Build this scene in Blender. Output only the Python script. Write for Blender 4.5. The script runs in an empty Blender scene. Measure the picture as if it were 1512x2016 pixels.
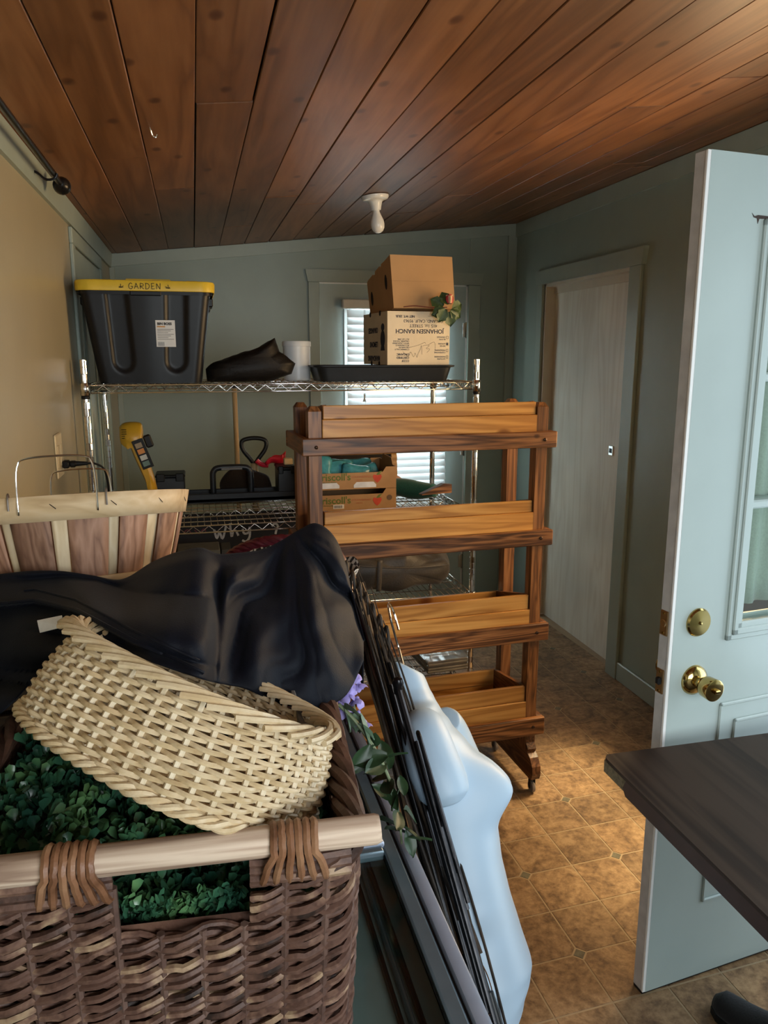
import bpy, bmesh, math, random
from mathutils import Vector, Matrix, noise

# ------------------------------------------------------------------ camera, world, light
scene = bpy.context.scene
COL = scene.collection
R = math.radians
random.seed(11)

cam_data = bpy.data.cameras.new('camera')
cam_data.sensor_fit = 'VERTICAL'
cam_data.sensor_height = 36.0
cam_data.lens = 36.0 * 1514.0 / 2016.0
cam_data.clip_start = 0.05
cam = bpy.data.objects.new('camera', cam_data)
COL.objects.link(cam)
cam.location = (0.0, 0.0, 1.62)
cam.rotation_euler = (R(90.0 - 11.5), 0.0, R(-13.68))
scene.camera = cam

world = bpy.data.worlds.new('sky')
scene.world = world
world.use_nodes = True
bg = world.node_tree.nodes['Background']
bg.inputs['Color'].default_value = (0.62, 0.80, 1.0, 1)
bg.inputs['Strength'].default_value = 1.2

scene.cycles.adaptive_threshold = 0.03
scene.view_settings.view_transform = 'Standard'
scene.view_settings.look = 'None'
scene.view_settings.exposure = 0.0
scene.view_settings.gamma = 1.0
scene.view_settings.use_curve_mapping = False


def area(name, loc, direction, sx, sy, power, color):
    l = bpy.data.lights.new(name, 'AREA')
    l.shape = 'RECTANGLE'
    l.size, l.size_y = sx, sy
    l.energy = power
    l.color = color
    o = bpy.data.objects.new(name, l)
    COL.objects.link(o)
    o.location = loc
    o.rotation_euler = Vector(direction).to_track_quat('-Z', 'Y').to_euler()
    return o


# daylight outside three openings of the room, plus an added rear fill
area('daylight_back_door', (1.25, 5.02, 1.38), (0, -1, 0), 0.70, 1.15, 32, (0.84, 0.95, 1.0))
area('daylight_side_window', (2.35, 2.36, 1.50), (-1, 0, -0.25), 1.15, 1.0, 66, (1.0, 0.60, 0.27))
area('daylight_side_doorway', (2.45, 1.12, 1.20), (-1, -0.35, -0.12), 0.95, 1.95, 24, (0.80, 0.92, 1.0))
area('added_rear_fill', (0.85, -1.32, 1.50), (-0.15, 1, -0.5), 1.5, 1.1, 64, (0.95, 0.97, 1.0))  # added fill behind the viewer, tilted down to brighten the foreground

# low warm sun from the right, reaching the floor through the side window
sun_data = bpy.data.lights.new('sun', 'SUN')
sun_data.energy = 10.5
sun_data.angle = R(13)
sun_data.color = (1.0, 0.77, 0.47)
sun = bpy.data.objects.new('sun', sun_data)
COL.objects.link(sun)
sun.location = (4.0, 2.6, 5.0)
sun.rotation_euler = Vector((-0.72, -0.13, -1.45)).to_track_quat('-Z', 'Y').to_euler()

# ------------------------------------------------------------------ mesh helpers


class MB:
    def __init__(self):
        self.v = []
        self.f = []

    def add(self, verts, faces):
        n = len(self.v)
        self.v += [tuple(p) for p in verts]
        self.f += [tuple(i + n for i in q) for q in faces]
        return self

    def box(self, x0, x1, y0, y1, z0, z1, m=None):
        p = [Vector(q) for q in ((x0, y0, z0), (x1, y0, z0), (x1, y1, z0), (x0, y1, z0),
                                 (x0, y0, z1), (x1, y0, z1), (x1, y1, z1), (x0, y1, z1))]
        if m is not None:
            p = [m @ q for q in p]
        return self.add(p, [(3, 2, 1, 0), (4, 5, 6, 7), (0, 1, 5, 4), (1, 2, 6, 5), (2, 3, 7, 6), (3, 0, 4, 7)])

    def bbox(self, x0, x1, y0, y1, z0, z1, b=0.004, m=None, seg=1):
        bm = bmesh.new()
        bmesh.ops.create_cube(bm, size=1)
        for v in bm.verts:
            v.co = Vector(((x0 + x1) / 2 + v.co.x * (x1 - x0), (y0 + y1) / 2 + v.co.y * (y1 - y0),
                           (z0 + z1) / 2 + v.co.z * (z1 - z0)))
        b = min(b, 0.45 * min(abs(x1 - x0), abs(y1 - y0), abs(z1 - z0)))
        bmesh.ops.bevel(bm, geom=list(bm.edges), offset=b, segments=seg, profile=0.5, affect='EDGES')
        bm.verts.index_update()
        self.add([(m @ v.co if m is not None else v.co) for v in bm.verts], [[v.index for v in f.verts] for f in bm.faces])
        bm.free()
        return self

    def hexa(self, p):
        return self.add(p, [(3, 2, 1, 0), (4, 5, 6, 7), (0, 1, 5, 4), (1, 2, 6, 5), (2, 3, 7, 6), (3, 0, 4, 7)])

    def tube(self, pts, r, seg=6, closed=False, cap=True):
        pts = [Vector(p) for p in pts]
        n = len(pts)
        rad = r if isinstance(r, (list, tuple)) else [r] * n
        prev = None
        rings = []
        for i in range(n):
            if closed:
                t = pts[(i + 1) % n] - pts[i - 1]
            else:
                t = pts[min(i + 1, n - 1)] - pts[max(i - 1, 0)]
            if t.length < 1e-9:
                t = Vector((0, 0, 1))
            t.normalize()
            if prev is None:
                a = Vector((0, 0, 1)) if abs(t.z) < 0.9 else Vector((1, 0, 0))
                u = t.cross(a).normalized()
            else:
                u = prev - t * prev.dot(t)
                if u.length < 1e-6:
                    u = t.orthogonal()
                u.normalize()
            prev = u
            w = t.cross(u)
            rings.append([pts[i] + (u * math.cos(2 * math.pi * k / seg) + w * math.sin(2 * math.pi * k / seg)) * rad[i]
                          for k in range(seg)])
        vs = [p for rg in rings for p in rg]
        fs = []
        m = n if closed else n - 1
        for i in range(m):
            j = (i + 1) % n
            for k in range(seg):
                k2 = (k + 1) % seg
                fs.append((i * seg + k, i * seg + k2, j * seg + k2, j * seg + k))
        if cap and not closed:
            fs.append(tuple(range(seg - 1, -1, -1)))
            fs.append(tuple((n - 1) * seg + k for k in range(seg)))
        return self.add(vs, fs)

    def lathe(self, prof, seg=24, m=None, cap=True):
        vs, fs = [], []
        for (r, z) in prof:
            for k in range(seg):
                a = 2 * math.pi * k / seg
                p = Vector((r * math.cos(a), r * math.sin(a), z))
                vs.append(m @ p if m is not None else p)
        for i in range(len(prof) - 1):
            for k in range(seg):
                k2 = (k + 1) % seg
                fs.append((i * seg + k, i * seg + k2, (i + 1) * seg + k2, (i + 1) * seg + k))
        if cap:
            fs.append(tuple(range(seg - 1, -1, -1)))
            fs.append(tuple((len(prof) - 1) * seg + k for k in range(seg)))
        return self.add(vs, fs)

    def prism(self, poly, y0, y1, m=None):
        """polygon in x,z extruded along y"""
        n = len(poly)
        p = [Vector((x, y0, z)) for x, z in poly] + [Vector((x, y1, z)) for x, z in poly]
        if m is not None:
            p = [m @ q for q in p]
        fs = [tuple(range(n)), tuple(range(2 * n - 1, n - 1, -1))]
        for i in range(n):
            j = (i + 1) % n
            fs.append((i, i + n, j + n, j))
        return self.add(p, fs)

    def grid(self, nu, nv, fn, closeu=False):
        vs = [fn(i / (nu if closeu else nu - 1), j / (nv - 1)) for j in range(nv) for i in range(nu)]
        fs = []
        for j in range(nv - 1):
            for i in range(nu if closeu else nu - 1):
                i2 = (i + 1) % nu
                fs.append((j * nu + i, j * nu + i2, (j + 1) * nu + i2, (j + 1) * nu + i))
        return self.add(vs, fs)

    def mesh(self, name, mat=None, smooth=False):
        me = bpy.data.meshes.new(name)
        me.from_pydata(self.v, [], self.f)
        bm = bmesh.new()
        bm.from_mesh(me)
        bmesh.ops.recalc_face_normals(bm, faces=bm.faces)
        bm.to_mesh(me)
        bm.free()
        if mat is not None:
            me.materials.append(mat)
        if smooth:
            me.polygons.foreach_set('use_smooth', [True] * len(me.polygons))
            me.update()
        return me


def link(name, data, parent=None):
    o = bpy.data.objects.new(name, data)
    COL.objects.link(o)
    if parent is not None:
        o.parent = parent
    return o


def obj(name, mb, mat, parent=None, smooth=False, flat=False):
    o = link(name, mb.mesh(name, mat, smooth), parent)
    if smooth and not flat:
        try:
            o.data.set_sharp_from_angle(angle=R(40))
        except Exception:
            pass
    return o


def tag(o, label, cat, group=None, kind=None):
    o['label'] = label
    o['category'] = cat
    if group:
        o['group'] = group
    if kind:
        o['kind'] = kind
    return o


def thing(name, label, cat, loc=(0, 0, 0), rot=(0, 0, 0), group=None):
    o = bpy.data.objects.new(name, None)
    o.empty_display_size = 0.05
    COL.objects.link(o)
    o.location = loc
    o.rotation_euler = rot
    return tag(o, label, cat, group)


def struct(name, mb, mat, label=None, parent=None):
    o = obj(name, mb, mat, parent)
    if parent is None:
        o['kind'] = 'structure'
        o['label'] = label or name.replace('_', ' ')
    return o


def copy_tree(root, loc=None, rot=None):
    r = root.copy()
    COL.objects.link(r)
    if loc is not None:
        r.location = loc
    if rot is not None:
        r.rotation_euler = rot
    for ch in list(root.children):
        c = ch.copy()
        COL.objects.link(c)
        c.parent = r
        for g in list(ch.children):
            d = g.copy()
            COL.objects.link(d)
            d.parent = c
    return r


def subsurf(o, n=1):
    m = o.modifiers.new('subdivision', 'SUBSURF')
    m.levels = n
    m.render_levels = n
    return o


def solidify(o, t, off=-1):
    m = o.modifiers.new('thickness', 'SOLIDIFY')
    m.thickness = t
    m.offset = off
    return o


def spline(pts, n):
    """Catmull-Rom through pts, n samples"""
    P = [Vector(p) for p in pts]
    out = []
    m = len(P) - 1
    for k in range(n):
        t = k / (n - 1) * m
        i = min(int(t), m - 1)
        u = t - i
        a = P[max(i - 1, 0)]
        b, c = P[i], P[i + 1]
        d = P[min(i + 2, m)]
        out.append(0.5 * ((2 * b) + (c - a) * u + (2 * a - 5 * b + 4 * c - d) * u * u + (3 * b - a - 3 * c + d) * u ** 3))
    return out


def basis(origin, x, y, z):
    m = Matrix((x, y, z)).transposed().to_4x4()
    m.translation = Vector(origin)
    return m


# ------------------------------------------------------------------ materials
MATS = {}


def new_mat(name):
    m = bpy.data.materials.new(name)
    m.use_nodes = True
    nt = m.node_tree
    b = nt.nodes['Principled BSDF']
    MATS[name] = m
    return m, nt, b


def setp(b, col=None, rough=None, metal=None, spec=None):
    if col is not None:
        b.inputs['Base Color'].default_value = (*col, 1)
    if rough is not None:
        b.inputs['Roughness'].default_value = rough
    if metal is not None:
        b.inputs['Metallic'].default_value = metal
    if spec is not None:
        b.inputs['Specular IOR Level'].default_value = spec


def ramp(nt, stops):
    r = nt.nodes.new('ShaderNodeValToRGB')
    e = r.color_ramp.elements
    e[0].position, e[0].color = stops[0][0], (*stops[0][1], 1)
    e[1].position, e[1].color = stops[-1][0], (*stops[-1][1], 1)
    for p, c in stops[1:-1]:
        k = e.new(p)
        k.color = (*c, 1)
    return r


def bump(nt, b, src, strength=0.2, dist=0.01):
    n = nt.nodes.new('ShaderNodeBump')
    n.inputs['Strength'].default_value = strength
    n.inputs['Distance'].default_value = dist
    nt.links.new(src, n.inputs['Height'])
    nt.links.new(n.outputs['Normal'], b.inputs['Normal'])


def plain(name, col, rough=0.5, metal=0.0, var=0.12, scale=30, bmp=0.0, spec=0.5, rnd=0.0):
    """paint, plastic, metal: a base colour with a little procedural mottling"""
    m, nt, b = new_mat(name)
    setp(b, col, rough, metal, spec)
    tc = nt.nodes.new('ShaderNodeTexCoord')
    n = nt.nodes.new('ShaderNodeTexNoise')
    n.inputs['Scale'].default_value = scale
    n.inputs['Detail'].default_value = 4
    nt.links.new(tc.outputs['Object'], n.inputs['Vector'])
    lo = tuple(c * (1 - var) for c in col)
    hi = tuple(min(1, c * (1 + var)) for c in col)
    r = ramp(nt, [(0.3, lo), (0.7, hi)])
    nt.links.new(n.outputs['Fac'], r.inputs['Fac'])
    out = r.outputs['Color']
    if rnd:
        oi = nt.nodes.new('ShaderNodeObjectInfo')
        mr = nt.nodes.new('ShaderNodeMapRange')
        mr.inputs['To Min'].default_value = 1 - rnd
        mr.inputs['To Max'].default_value = 1 + rnd
        nt.links.new(oi.outputs['Random'], mr.inputs['Value'])
        mx = nt.nodes.new('ShaderNodeVectorMath')
        mx.operation = 'SCALE'
        nt.links.new(out, mx.inputs[0])
        nt.links.new(mr.outputs['Result'], mx.inputs['Scale'])
        out = mx.outputs[0]
    nt.links.new(out, b.inputs['Base Color'])
    if bmp:
        bump(nt, b, n.outputs['Fac'], bmp, 0.004)
    return m


def wood(name, dark, mid, light, axis='X', rough=0.45, grain=1.0, knots=0.0, rnd=0.12, stretch=0.06, bmp=0.06, knotcol=None,
         kscale=3.2, spec=0.4, rings=14, contrast=1.0, cross='Z'):
    """plank wood: grain stretched along axis, cathedral rings, optional knots, each board its own"""
    m, nt, b = new_mat(name)
    setp(b, mid, rough, 0, spec)
    L = nt.links
    tc = nt.nodes.new('ShaderNodeTexCoord')
    oi = nt.nodes.new('ShaderNodeObjectInfo')
    off = nt.nodes.new('ShaderNodeVectorMath')
    off.operation = 'SCALE'
    cmb = nt.nodes.new('ShaderNodeCombineXYZ')
    for i in range(3):
        L.new(oi.outputs['Random'], cmb.inputs[i])
    L.new(cmb.outputs[0], off.inputs[0])
    off.inputs['Scale'].default_value = 17.3
    ad = nt.nodes.new('ShaderNodeVectorMath')
    L.new(tc.outputs['Object'], ad.inputs[0])
    L.new(off.outputs[0], ad.inputs[1])
    mp = nt.nodes.new('ShaderNodeMapping')
    s = [1.0, 1.0, 1.0]
    s['XYZ'.index(axis)] = stretch
    mp.inputs['Scale'].default_value = s
    L.new(ad.outputs[0], mp.inputs['Vector'])
    n1 = nt.nodes.new('ShaderNodeTexNoise')
    n1.inputs['Scale'].default_value = 9 * grain
    n1.inputs['Detail'].default_value = 3
    n1.inputs['Distortion'].default_value = 0.6
    L.new(mp.outputs[0], n1.inputs['Vector'])
    # rings
    mu = nt.nodes.new('ShaderNodeMath')
    mu.operation = 'MULTIPLY'
    mu.inputs[1].default_value = rings
    L.new(n1.outputs['Fac'], mu.inputs[0])
    fr = nt.nodes.new('ShaderNodeMath')
    fr.operation = 'PINGPONG'
    fr.inputs[1].default_value = 1.0
    L.new(mu.outputs[0], fr.inputs[0])
    n2 = nt.nodes.new('ShaderNodeTexNoise')
    n2.inputs['Scale'].default_value = 120 * grain
    n2.inputs['Detail'].default_value = 5
    mp2 = nt.nodes.new('ShaderNodeMapping')
    s2 = [1.0, 1.0, 1.0]
    s2['XYZ'.index(axis)] = 0.04
    mp2.inputs['Scale'].default_value = s2
    L.new(ad.outputs[0], mp2.inputs['Vector'])
    L.new(mp2.outputs[0], n2.inputs['Vector'])
    mix = nt.nodes.new('ShaderNodeMix')
    mix.data_type = 'FLOAT'
    mix.inputs['Factor'].default_value = 0.45
    L.new(fr.outputs[0], mix.inputs['A'])
    L.new(n2.outputs['Fac'], mix.inputs['B'])
    r = ramp(nt, [(0.5 - 0.35 / contrast if contrast > 0.71 else 0.01, dark), (0.5, mid), (0.5 + 0.35 / contrast if contrast > 0.71 else 0.99, light)])
    L.new(mix.outputs['Result'], r.inputs['Fac'])
    col = r.outputs['Color']
    # broad tone drift
    n3 = nt.nodes.new('ShaderNodeTexNoise')
    n3.inputs['Scale'].default_value = 2.2
    L.new(ad.outputs[0], n3.inputs['Vector'])
    if knots > 0:
        vo = nt.nodes.new('ShaderNodeTexVoronoi')
        vo.inputs['Scale'].default_value = kscale
        vo.voronoi_dimensions = '2D'
        sp = nt.nodes.new('ShaderNodeSeparateXYZ')
        L.new(ad.outputs[0], sp.inputs[0])
        hf = nt.nodes.new('ShaderNodeMath')
        hf.operation = 'MULTIPLY'
        hf.inputs[1].default_value = 0.6
        L.new(sp.outputs[axis], hf.inputs[0])
        cb = nt.nodes.new('ShaderNodeCombineXYZ')
        L.new(hf.outputs[0], cb.inputs[0])
        L.new(sp.outputs[cross], cb.inputs[1])
        L.new(cb.outputs[0], vo.inputs['Vector'])
        kr = ramp(nt, [(0.0, (1, 1, 1)), (knots * 0.55, (0.75, 0.75, 0.75)), (knots, (0, 0, 0))])
        L.new(vo.outputs['Distance'], kr.inputs['Fac'])
        mk = nt.nodes.new('ShaderNodeMix')
        mk.data_type = 'RGBA'
        mk.inputs['B'].default_value = (*(knotcol or tuple(c * 0.3 for c in dark)), 1)
        L.new(kr.outputs['Color'], mk.inputs['Factor'])
        L.new(col, mk.inputs['A'])
        col = mk.outputs['Result']
    mr = nt.nodes.new('ShaderNodeMapRange')
    mr.inputs['To Min'].default_value = 1 - rnd
    mr.inputs['To Max'].default_value = 1 + rnd
    L.new(oi.outputs['Random'], mr.inputs['Value'])
    mr3 = nt.nodes.new('ShaderNodeMapRange')
    mr3.inputs['From Min'].default_value = 0.3
    mr3.inputs['From Max'].default_value = 0.7
    mr3.inputs['To Min'].default_value = 0.88
    mr3.inputs['To Max'].default_value = 1.12
    L.new(n3.outputs['Fac'], mr3.inputs['Value'])
    mm = nt.nodes.new('ShaderNodeMath')
    mm.operation = 'MULTIPLY'
    L.new(mr.outputs[0], mm.inputs[0])
    L.new(mr3.outputs[0], mm.inputs[1])
    sc = nt.nodes.new('ShaderNodeVectorMath')
    sc.operation = 'SCALE'
    L.new(col, sc.inputs[0])
    L.new(mm.outputs[0], sc.inputs['Scale'])
    L.new(sc.outputs[0], b.inputs['Base Color'])
    bump(nt, b, mix.outputs['Result'], bmp, 0.003)
    return m


def stone(name, base, light, dark, rnd=0.16):
    m, nt, b = new_mat(name)
    setp(b, base, 0.5, 0, 0.35)
    L = nt.links
    tc = nt.nodes.new('ShaderNodeTexCoord')
    geo = nt.nodes.new('ShaderNodeNewGeometry')
    oi = nt.nodes.new('ShaderNodeObjectInfo')
    n1 = nt.nodes.new('ShaderNodeTexNoise')
    n1.inputs['Scale'].default_value = 9
    n1.inputs['Detail'].default_value = 8
    n1.inputs['Roughness'].default_value = 0.68
    n1.inputs['Distortion'].default_value = 1.0
    L.new(geo.outputs['Position'], n1.inputs['Vector'])
    n2 = nt.nodes.new('ShaderNodeTexNoise')
    n2.inputs['Scale'].default_value = 42
    n2.inputs['Detail'].default_value = 6
    n2.inputs['Roughness'].default_value = 0.7
    L.new(geo.outputs['Position'], n2.inputs['Vector'])
    mix = nt.nodes.new('ShaderNodeMix')
    mix.data_type = 'FLOAT'
    mix.inputs['Factor'].default_value = 0.45
    L.new(n1.outputs['Fac'], mix.inputs['A'])
    L.new(n2.outputs['Fac'], mix.inputs['B'])
    r = ramp(nt, [(0.40, dark), (0.5, base), (0.60, light)])
    L.new(mix.outputs['Result'], r.inputs['Fac'])
    mr = nt.nodes.new('ShaderNodeMapRange')
    mr.inputs['To Min'].default_value = 1 - rnd
    mr.inputs['To Max'].default_value = 1 + rnd
    L.new(oi.outputs['Random'], mr.inputs['Value'])
    sc = nt.nodes.new('ShaderNodeVectorMath')
    sc.operation = 'SCALE'
    L.new(r.outputs['Color'], sc.inputs[0])
    L.new(mr.outputs[0], sc.inputs['Scale'])
    L.new(sc.outputs[0], b.inputs['Base Color'])
    bump(nt, b, mix.outputs['Result'], 0.08, 0.003)
    return m


def glass(name, tint=(0.95, 0.98, 0.97), alpha=0.12, rough=0.02):
    """clear pane: mostly transparent, with its reflections"""
    m, nt, b = new_mat(name)
    nt.nodes.remove(b)
    out = nt.nodes['Material Output']
    tr = nt.nodes.new('ShaderNodeBsdfTransparent')
    tr.inputs['Color'].default_value = (*tint, 1)
    gl = nt.nodes.new('ShaderNodeBsdfGlossy')
    gl.inputs['Roughness'].default_value = rough
    fr = nt.nodes.new('ShaderNodeLayerWeight')
    fr.inputs['Blend'].default_value = 0.5
    pw = nt.nodes.new('ShaderNodeMath')
    pw.operation = 'POWER'
    pw.inputs[1].default_value = 4.0
    nt.links.new(fr.outputs['Facing'], pw.inputs[0])
    ad = nt.nodes.new('ShaderNodeMath')
    ad.inputs[1].default_value = alpha * 0.2
    nt.links.new(pw.outputs[0], ad.inputs[0])
    mx = nt.nodes.new('ShaderNodeMixShader')
    nt.links.new(ad.outputs[0], mx.inputs[0])
    nt.links.new(tr.outputs[0], mx.inputs[1])
    nt.links.new(gl.outputs[0], mx.inputs[2])
    nt.links.new(mx.outputs[0], out.inputs['Surface'])
    return m


def fabric(name, col, rough=0.85, sheen=0.25, scale=260, var=0.2, bmp=0.25):
    m = plain(name, col, rough, 0, var, scale, bmp, spec=0.25)
    b = m.node_tree.nodes['Principled BSDF']
    b.inputs['Sheen Weight'].default_value = sheen
    b.inputs['Sheen Roughness'].default_value = 0.45
    return m


def checker(name, c1, c2, scale):
    m, nt, b = new_mat(name)
    setp(b, c1, 0.85)
    tc = nt.nodes.new('ShaderNodeTexCoord')
    ck = nt.nodes.new('ShaderNodeTexChecker')
    ck.inputs['Scale'].default_value = scale
    ck.inputs['Color1'].default_value = (*c1, 1)
    ck.inputs['Color2'].default_value = (*c2, 1)
    nt.links.new(tc.outputs['Object'], ck.inputs['Vector'])
    nt.links.new(ck.outputs['Color'], b.inputs['Base Color'])
    return m


# ------------------------------------------------------------------ flat print helpers


def text_mesh(body, size, mat, parent, m, name='print', bold=0.0, align='LEFT', spacing=1.0):
    """flat lettering; m places the text's local x,y plane"""
    cu = bpy.data.curves.new(name, 'FONT')
    cu.body = body
    cu.size = size
    cu.align_x = align
    cu.offset = bold
    cu.space_character = spacing
    cu.extrude = 0.0002
    cu.resolution_u = 3
    t = bpy.data.objects.new(name, cu)
    COL.objects.link(t)
    dg = bpy.context.evaluated_depsgraph_get()
    me = bpy.data.meshes.new_from_object(t.evaluated_get(dg))
    bpy.data.objects.remove(t)
    me.name = name
    me.materials.clear()
    me.materials.append(mat)
    me.transform(m)
    return link(name, me, parent)


def strokes(lines, w, m, mat, parent, name='handwriting'):
    """flat pen strokes: polylines in a local x,y plane placed by m"""
    mb = MB()
    for ln in lines:
        P = [Vector((p[0], p[1], 0)) for p in ln]
        if len(P) > 2:
            P = spline(P, len(P) * 4)
        n = len(P)
        vs = []
        for i in range(n):
            t = (P[min(i + 1, n - 1)] - P[max(i - 1, 0)])
            if t.length < 1e-9:
                t = Vector((1, 0, 0))
            t.normalize()
            u = Vector((-t.y, t.x, 0)) * w / 2
            vs += [m @ (P[i] + u), m @ (P[i] - u)]
        mb.add(vs, [(2 * i, 2 * i + 1, 2 * i + 3, 2 * i + 2) for i in range(n - 1)])
    return obj(name, mb, mat, parent)

# ------------------------------------------------------------------ the palette
M_wall = plain('sage_wall_paint', (0.275, 0.335, 0.292), 0.42, var=0.04, scale=6, bmp=0.05)
M_wallL = plain('warm_lit_wall_paint', (0.37, 0.325, 0.215), 0.36, var=0.04, scale=6, bmp=0.05)  # warm light on the left wall, put into its base colour
M_trim = plain('sage_trim_paint', (0.32, 0.375, 0.325), 0.38, var=0.05, scale=9)
M_cream = plain('cream_jamb_paint', (0.62, 0.55, 0.44), 0.45, var=0.05, scale=9)
M_dark = plain('dark_void', (0.012, 0.008, 0.006), 0.9, var=0.2)
M_plank = wood('cedar_ceiling_plank', (0.130, 0.047, 0.0145), (0.188, 0.073, 0.024), (0.235, 0.098, 0.035), 'Y', rough=0.42,
               grain=0.9, knots=0.07, rnd=0.22, stretch=0.10, knotcol=(0.075, 0.022, 0.007), kscale=4.0, rings=9, cross='X')
M_tile = stone('brown_stone_vinyl', (0.215, 0.125, 0.060), (0.335, 0.21, 0.108), (0.105, 0.058, 0.028))
M_dot = stone('grey_green_vinyl', (0.13, 0.11, 0.07), (0.17, 0.15, 0.10), (0.09, 0.075, 0.05), 0.05)
M_grout = plain('tan_grout', (0.31, 0.215, 0.12), 0.6, var=0.1, scale=40)
M_door = plain('white_door_paint', (0.40, 0.475, 0.455), 0.35, var=0.035, scale=5, bmp=0.03)
M_dooredge = plain('worn_door_edge', (0.50, 0.50, 0.49), 0.6, var=0.12, scale=25)
M_white = plain('white_gloss', (0.82, 0.82, 0.80), 0.3, var=0.03)
M_brass = plain('polished_brass', (0.46, 0.33, 0.12), 0.14, 1.0, var=0.06)
M_brassdull = plain('dull_brass', (0.42, 0.27, 0.13), 0.35, 1.0, var=0.1)
M_chrome = plain('chrome', (0.72, 0.71, 0.69), 0.12, 1.0, var=0.04)
M_glass = glass('window_glass')
M_black = plain('black_plastic', (0.009, 0.010, 0.011), 0.42, var=0.15, spec=0.3)
M_blackmetal = plain('black_iron', (0.018, 0.017, 0.018), 0.28, 0.6, var=0.3, scale=60, bmp=0.1)
M_paleoak = wood('pale_grain_door', (0.70, 0.65, 0.55), (0.77, 0.73, 0.63), (0.80, 0.77, 0.68), 'Z', rough=0.45, grain=0.55,
                 rnd=0.0, stretch=0.12, bmp=0.1)

# ------------------------------------------------------------------ room shell
XL, XR, YB, YF = -0.438, 2.03, 4.783, -1.15


def zc(x):
    return 2.182 + 0.1037 * (x - XL)


def build_room():
    # floor with its tiles
    fl = MB().box(XL - 0.1, XR + 0.1, YF - 0.1, YB + 0.1, -0.06, -0.0012)
    floor = struct('floor', fl, M_grout, 'brown stone-look tile floor with small grey-green corner insets')
    e1, e2, o = Vector((0.332, 0.020, 0)), Vector((-0.010, 0.340, 0)), Vector((0.960, 1.660, 0))
    g, c, h = 0.0024, 0.021, 0.0015
    rest = MB()

    def tile_poly(i, j):
        p = [o + e1 * (i * 0.5 + a) + e2 * (j * 0.5 + b) for a, b in ((0, 0), (0.5, 0), (0.5, 0.5), (0, 0.5))]
        ctr = sum(p, Vector()) / 4
        # the lattice corner of this tile is clipped for the inset
        ki = i % 2
        kj = j % 2
        k = {(0, 0): 0, (1, 0): 1, (1, 1): 2, (0, 1): 3}[(ki, kj)]
        q = []
        for n in range(4):
            if n == k:
                a, b = p[n - 1], p[(n + 1) % 4]
                q.append(p[n] + (a - p[n]).normalized() * c)
                q.append(p[n] + (b - p[n]).normalized() * c)
            else:
                q.append(p[n])
        return [ctr + (v - ctr) * (1 - g / 0.085) for v in q], ctr

    def slab(mb, q, h):
        n = len(q)
        q2 = [v + (sum(q, Vector()) / n - v).normalized() * 0.0012 for v in q]
        mb.add([(v.x, v.y, -0.002) for v in q] + [(v.x, v.y, 0.0) for v in q2],
               [tuple(range(n, 2 * n))] + [(a, (a + 1) % n, (a + 1) % n + n, a + n) for a in range(n)])

    for i in range(-12, 9):
        for j in range(-26, 22):
            q, ctr = tile_poly(i, j)
            if ctr.x < XL - 0.05 or ctr.x > XR + 0.02 or ctr.y < YF or ctr.y > YB - 0.03:
                continue
            if 0.42 < ctr.x < 2.1 and 1.38 < ctr.y < 4.0:
                mb = MB()
                slab(mb, q, h)
                obj('tile', mb, M_tile, floor)
            else:
                slab(rest, q, h)
    r = obj('tile_field', rest, M_tile, floor)
    r['kind'] = 'stuff'
    for i in range(-3, 4):
        for j in range(-8, 10):
            p = o + e1 * i + e2 * j
            if not (XL < p.x < XR and YF < p.y < YB):
                continue
            if 0.42 < p.x < 2.0 and 1.3 < p.y < 4.1:
                mb = MB()
                k = c - 0.0022
                slab(mb, [p + e1.normalized() * k, p + e2.normalized() * k, p - e1.normalized() * k, p - e2.normalized() * k], h)
                obj('inset_tile', mb, M_dot, floor)

    # ceiling of planks
    cb = MB()
    a = [(XL - 0.1, YF - 0.1), (XR + 0.1, YF - 0.1), (XR + 0.1, YB + 0.1), (XL - 0.1, YB + 0.1)]
    cb.hexa([(x, y, zc(x) + 0.016) for x, y in a] + [(x, y, zc(x) + 0.10) for x, y in a])
    ceil = struct('ceiling', cb, M_dark, 'sloped ceiling of stained cedar planks')
    bounds = [XL, -0.395] + [-0.252 + 0.1433 * k for k in range(0, 16)]
    bounds = [b for b in bounds if b < XR - 0.03] + [XR]
    known = {-0.252: [2.63], -0.109: [3.12], 0.035: [2.12], 0.178: [4.1], 1.468: [2.06]}
    rng = random.Random(5)
    for a, b in zip(bounds[:-1], bounds[1:]):
        cuts = None
        for k, v in known.items():
            if abs(k - a) < 0.02:
                cuts = list(v)
        if cuts is None:
            cuts = [rng.uniform(2.2, 4.2)] if rng.random() < 0.6 else []
        ys = [YF] + [rng.uniform(-0.2, 0.6)] + sorted(cuts) + [YB]
        for y0, y1 in zip(ys[:-1], ys[1:]):
            gl, gr = rng.choice([0.0008, 0.0014, 0.0030]), rng.choice([0.0008, 0.0016, 0.0036])
            dz = rng.uniform(-0.0015, 0.0015)
            mb = MB()
            q = [(a + gl, y0 + 0.001), (b - gr, y0 + 0.001), (b - gr, y1 - 0.001), (a + gl, y1 - 0.001)]
            e = 0.002
            low = [(a + gl + e, y0 + 0.002), (b - gr - e, y0 + 0.002), (b - gr - e, y1 - 0.002), (a + gl + e, y1 - 0.002)]
            mb.add([(x, y, zc(x) + dz) for x, y in low] + [(x, y, zc(x) + dz + e) for x, y in q] +
                   [(x, y, zc(x) + 0.018) for x, y in q],
                   [(3, 2, 1, 0), (8, 9, 10, 11)] + [(k, (k + 1) % 4, (k + 1) % 4 + 4, k + 4) for k in range(4)] +
                   [(k + 4, (k + 1) % 4 + 4, (k + 1) % 4 + 8, k + 8) for k in range(4)])
            obj('plank', mb, M_plank, ceil)

    # walls
    T = 0.10
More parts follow.
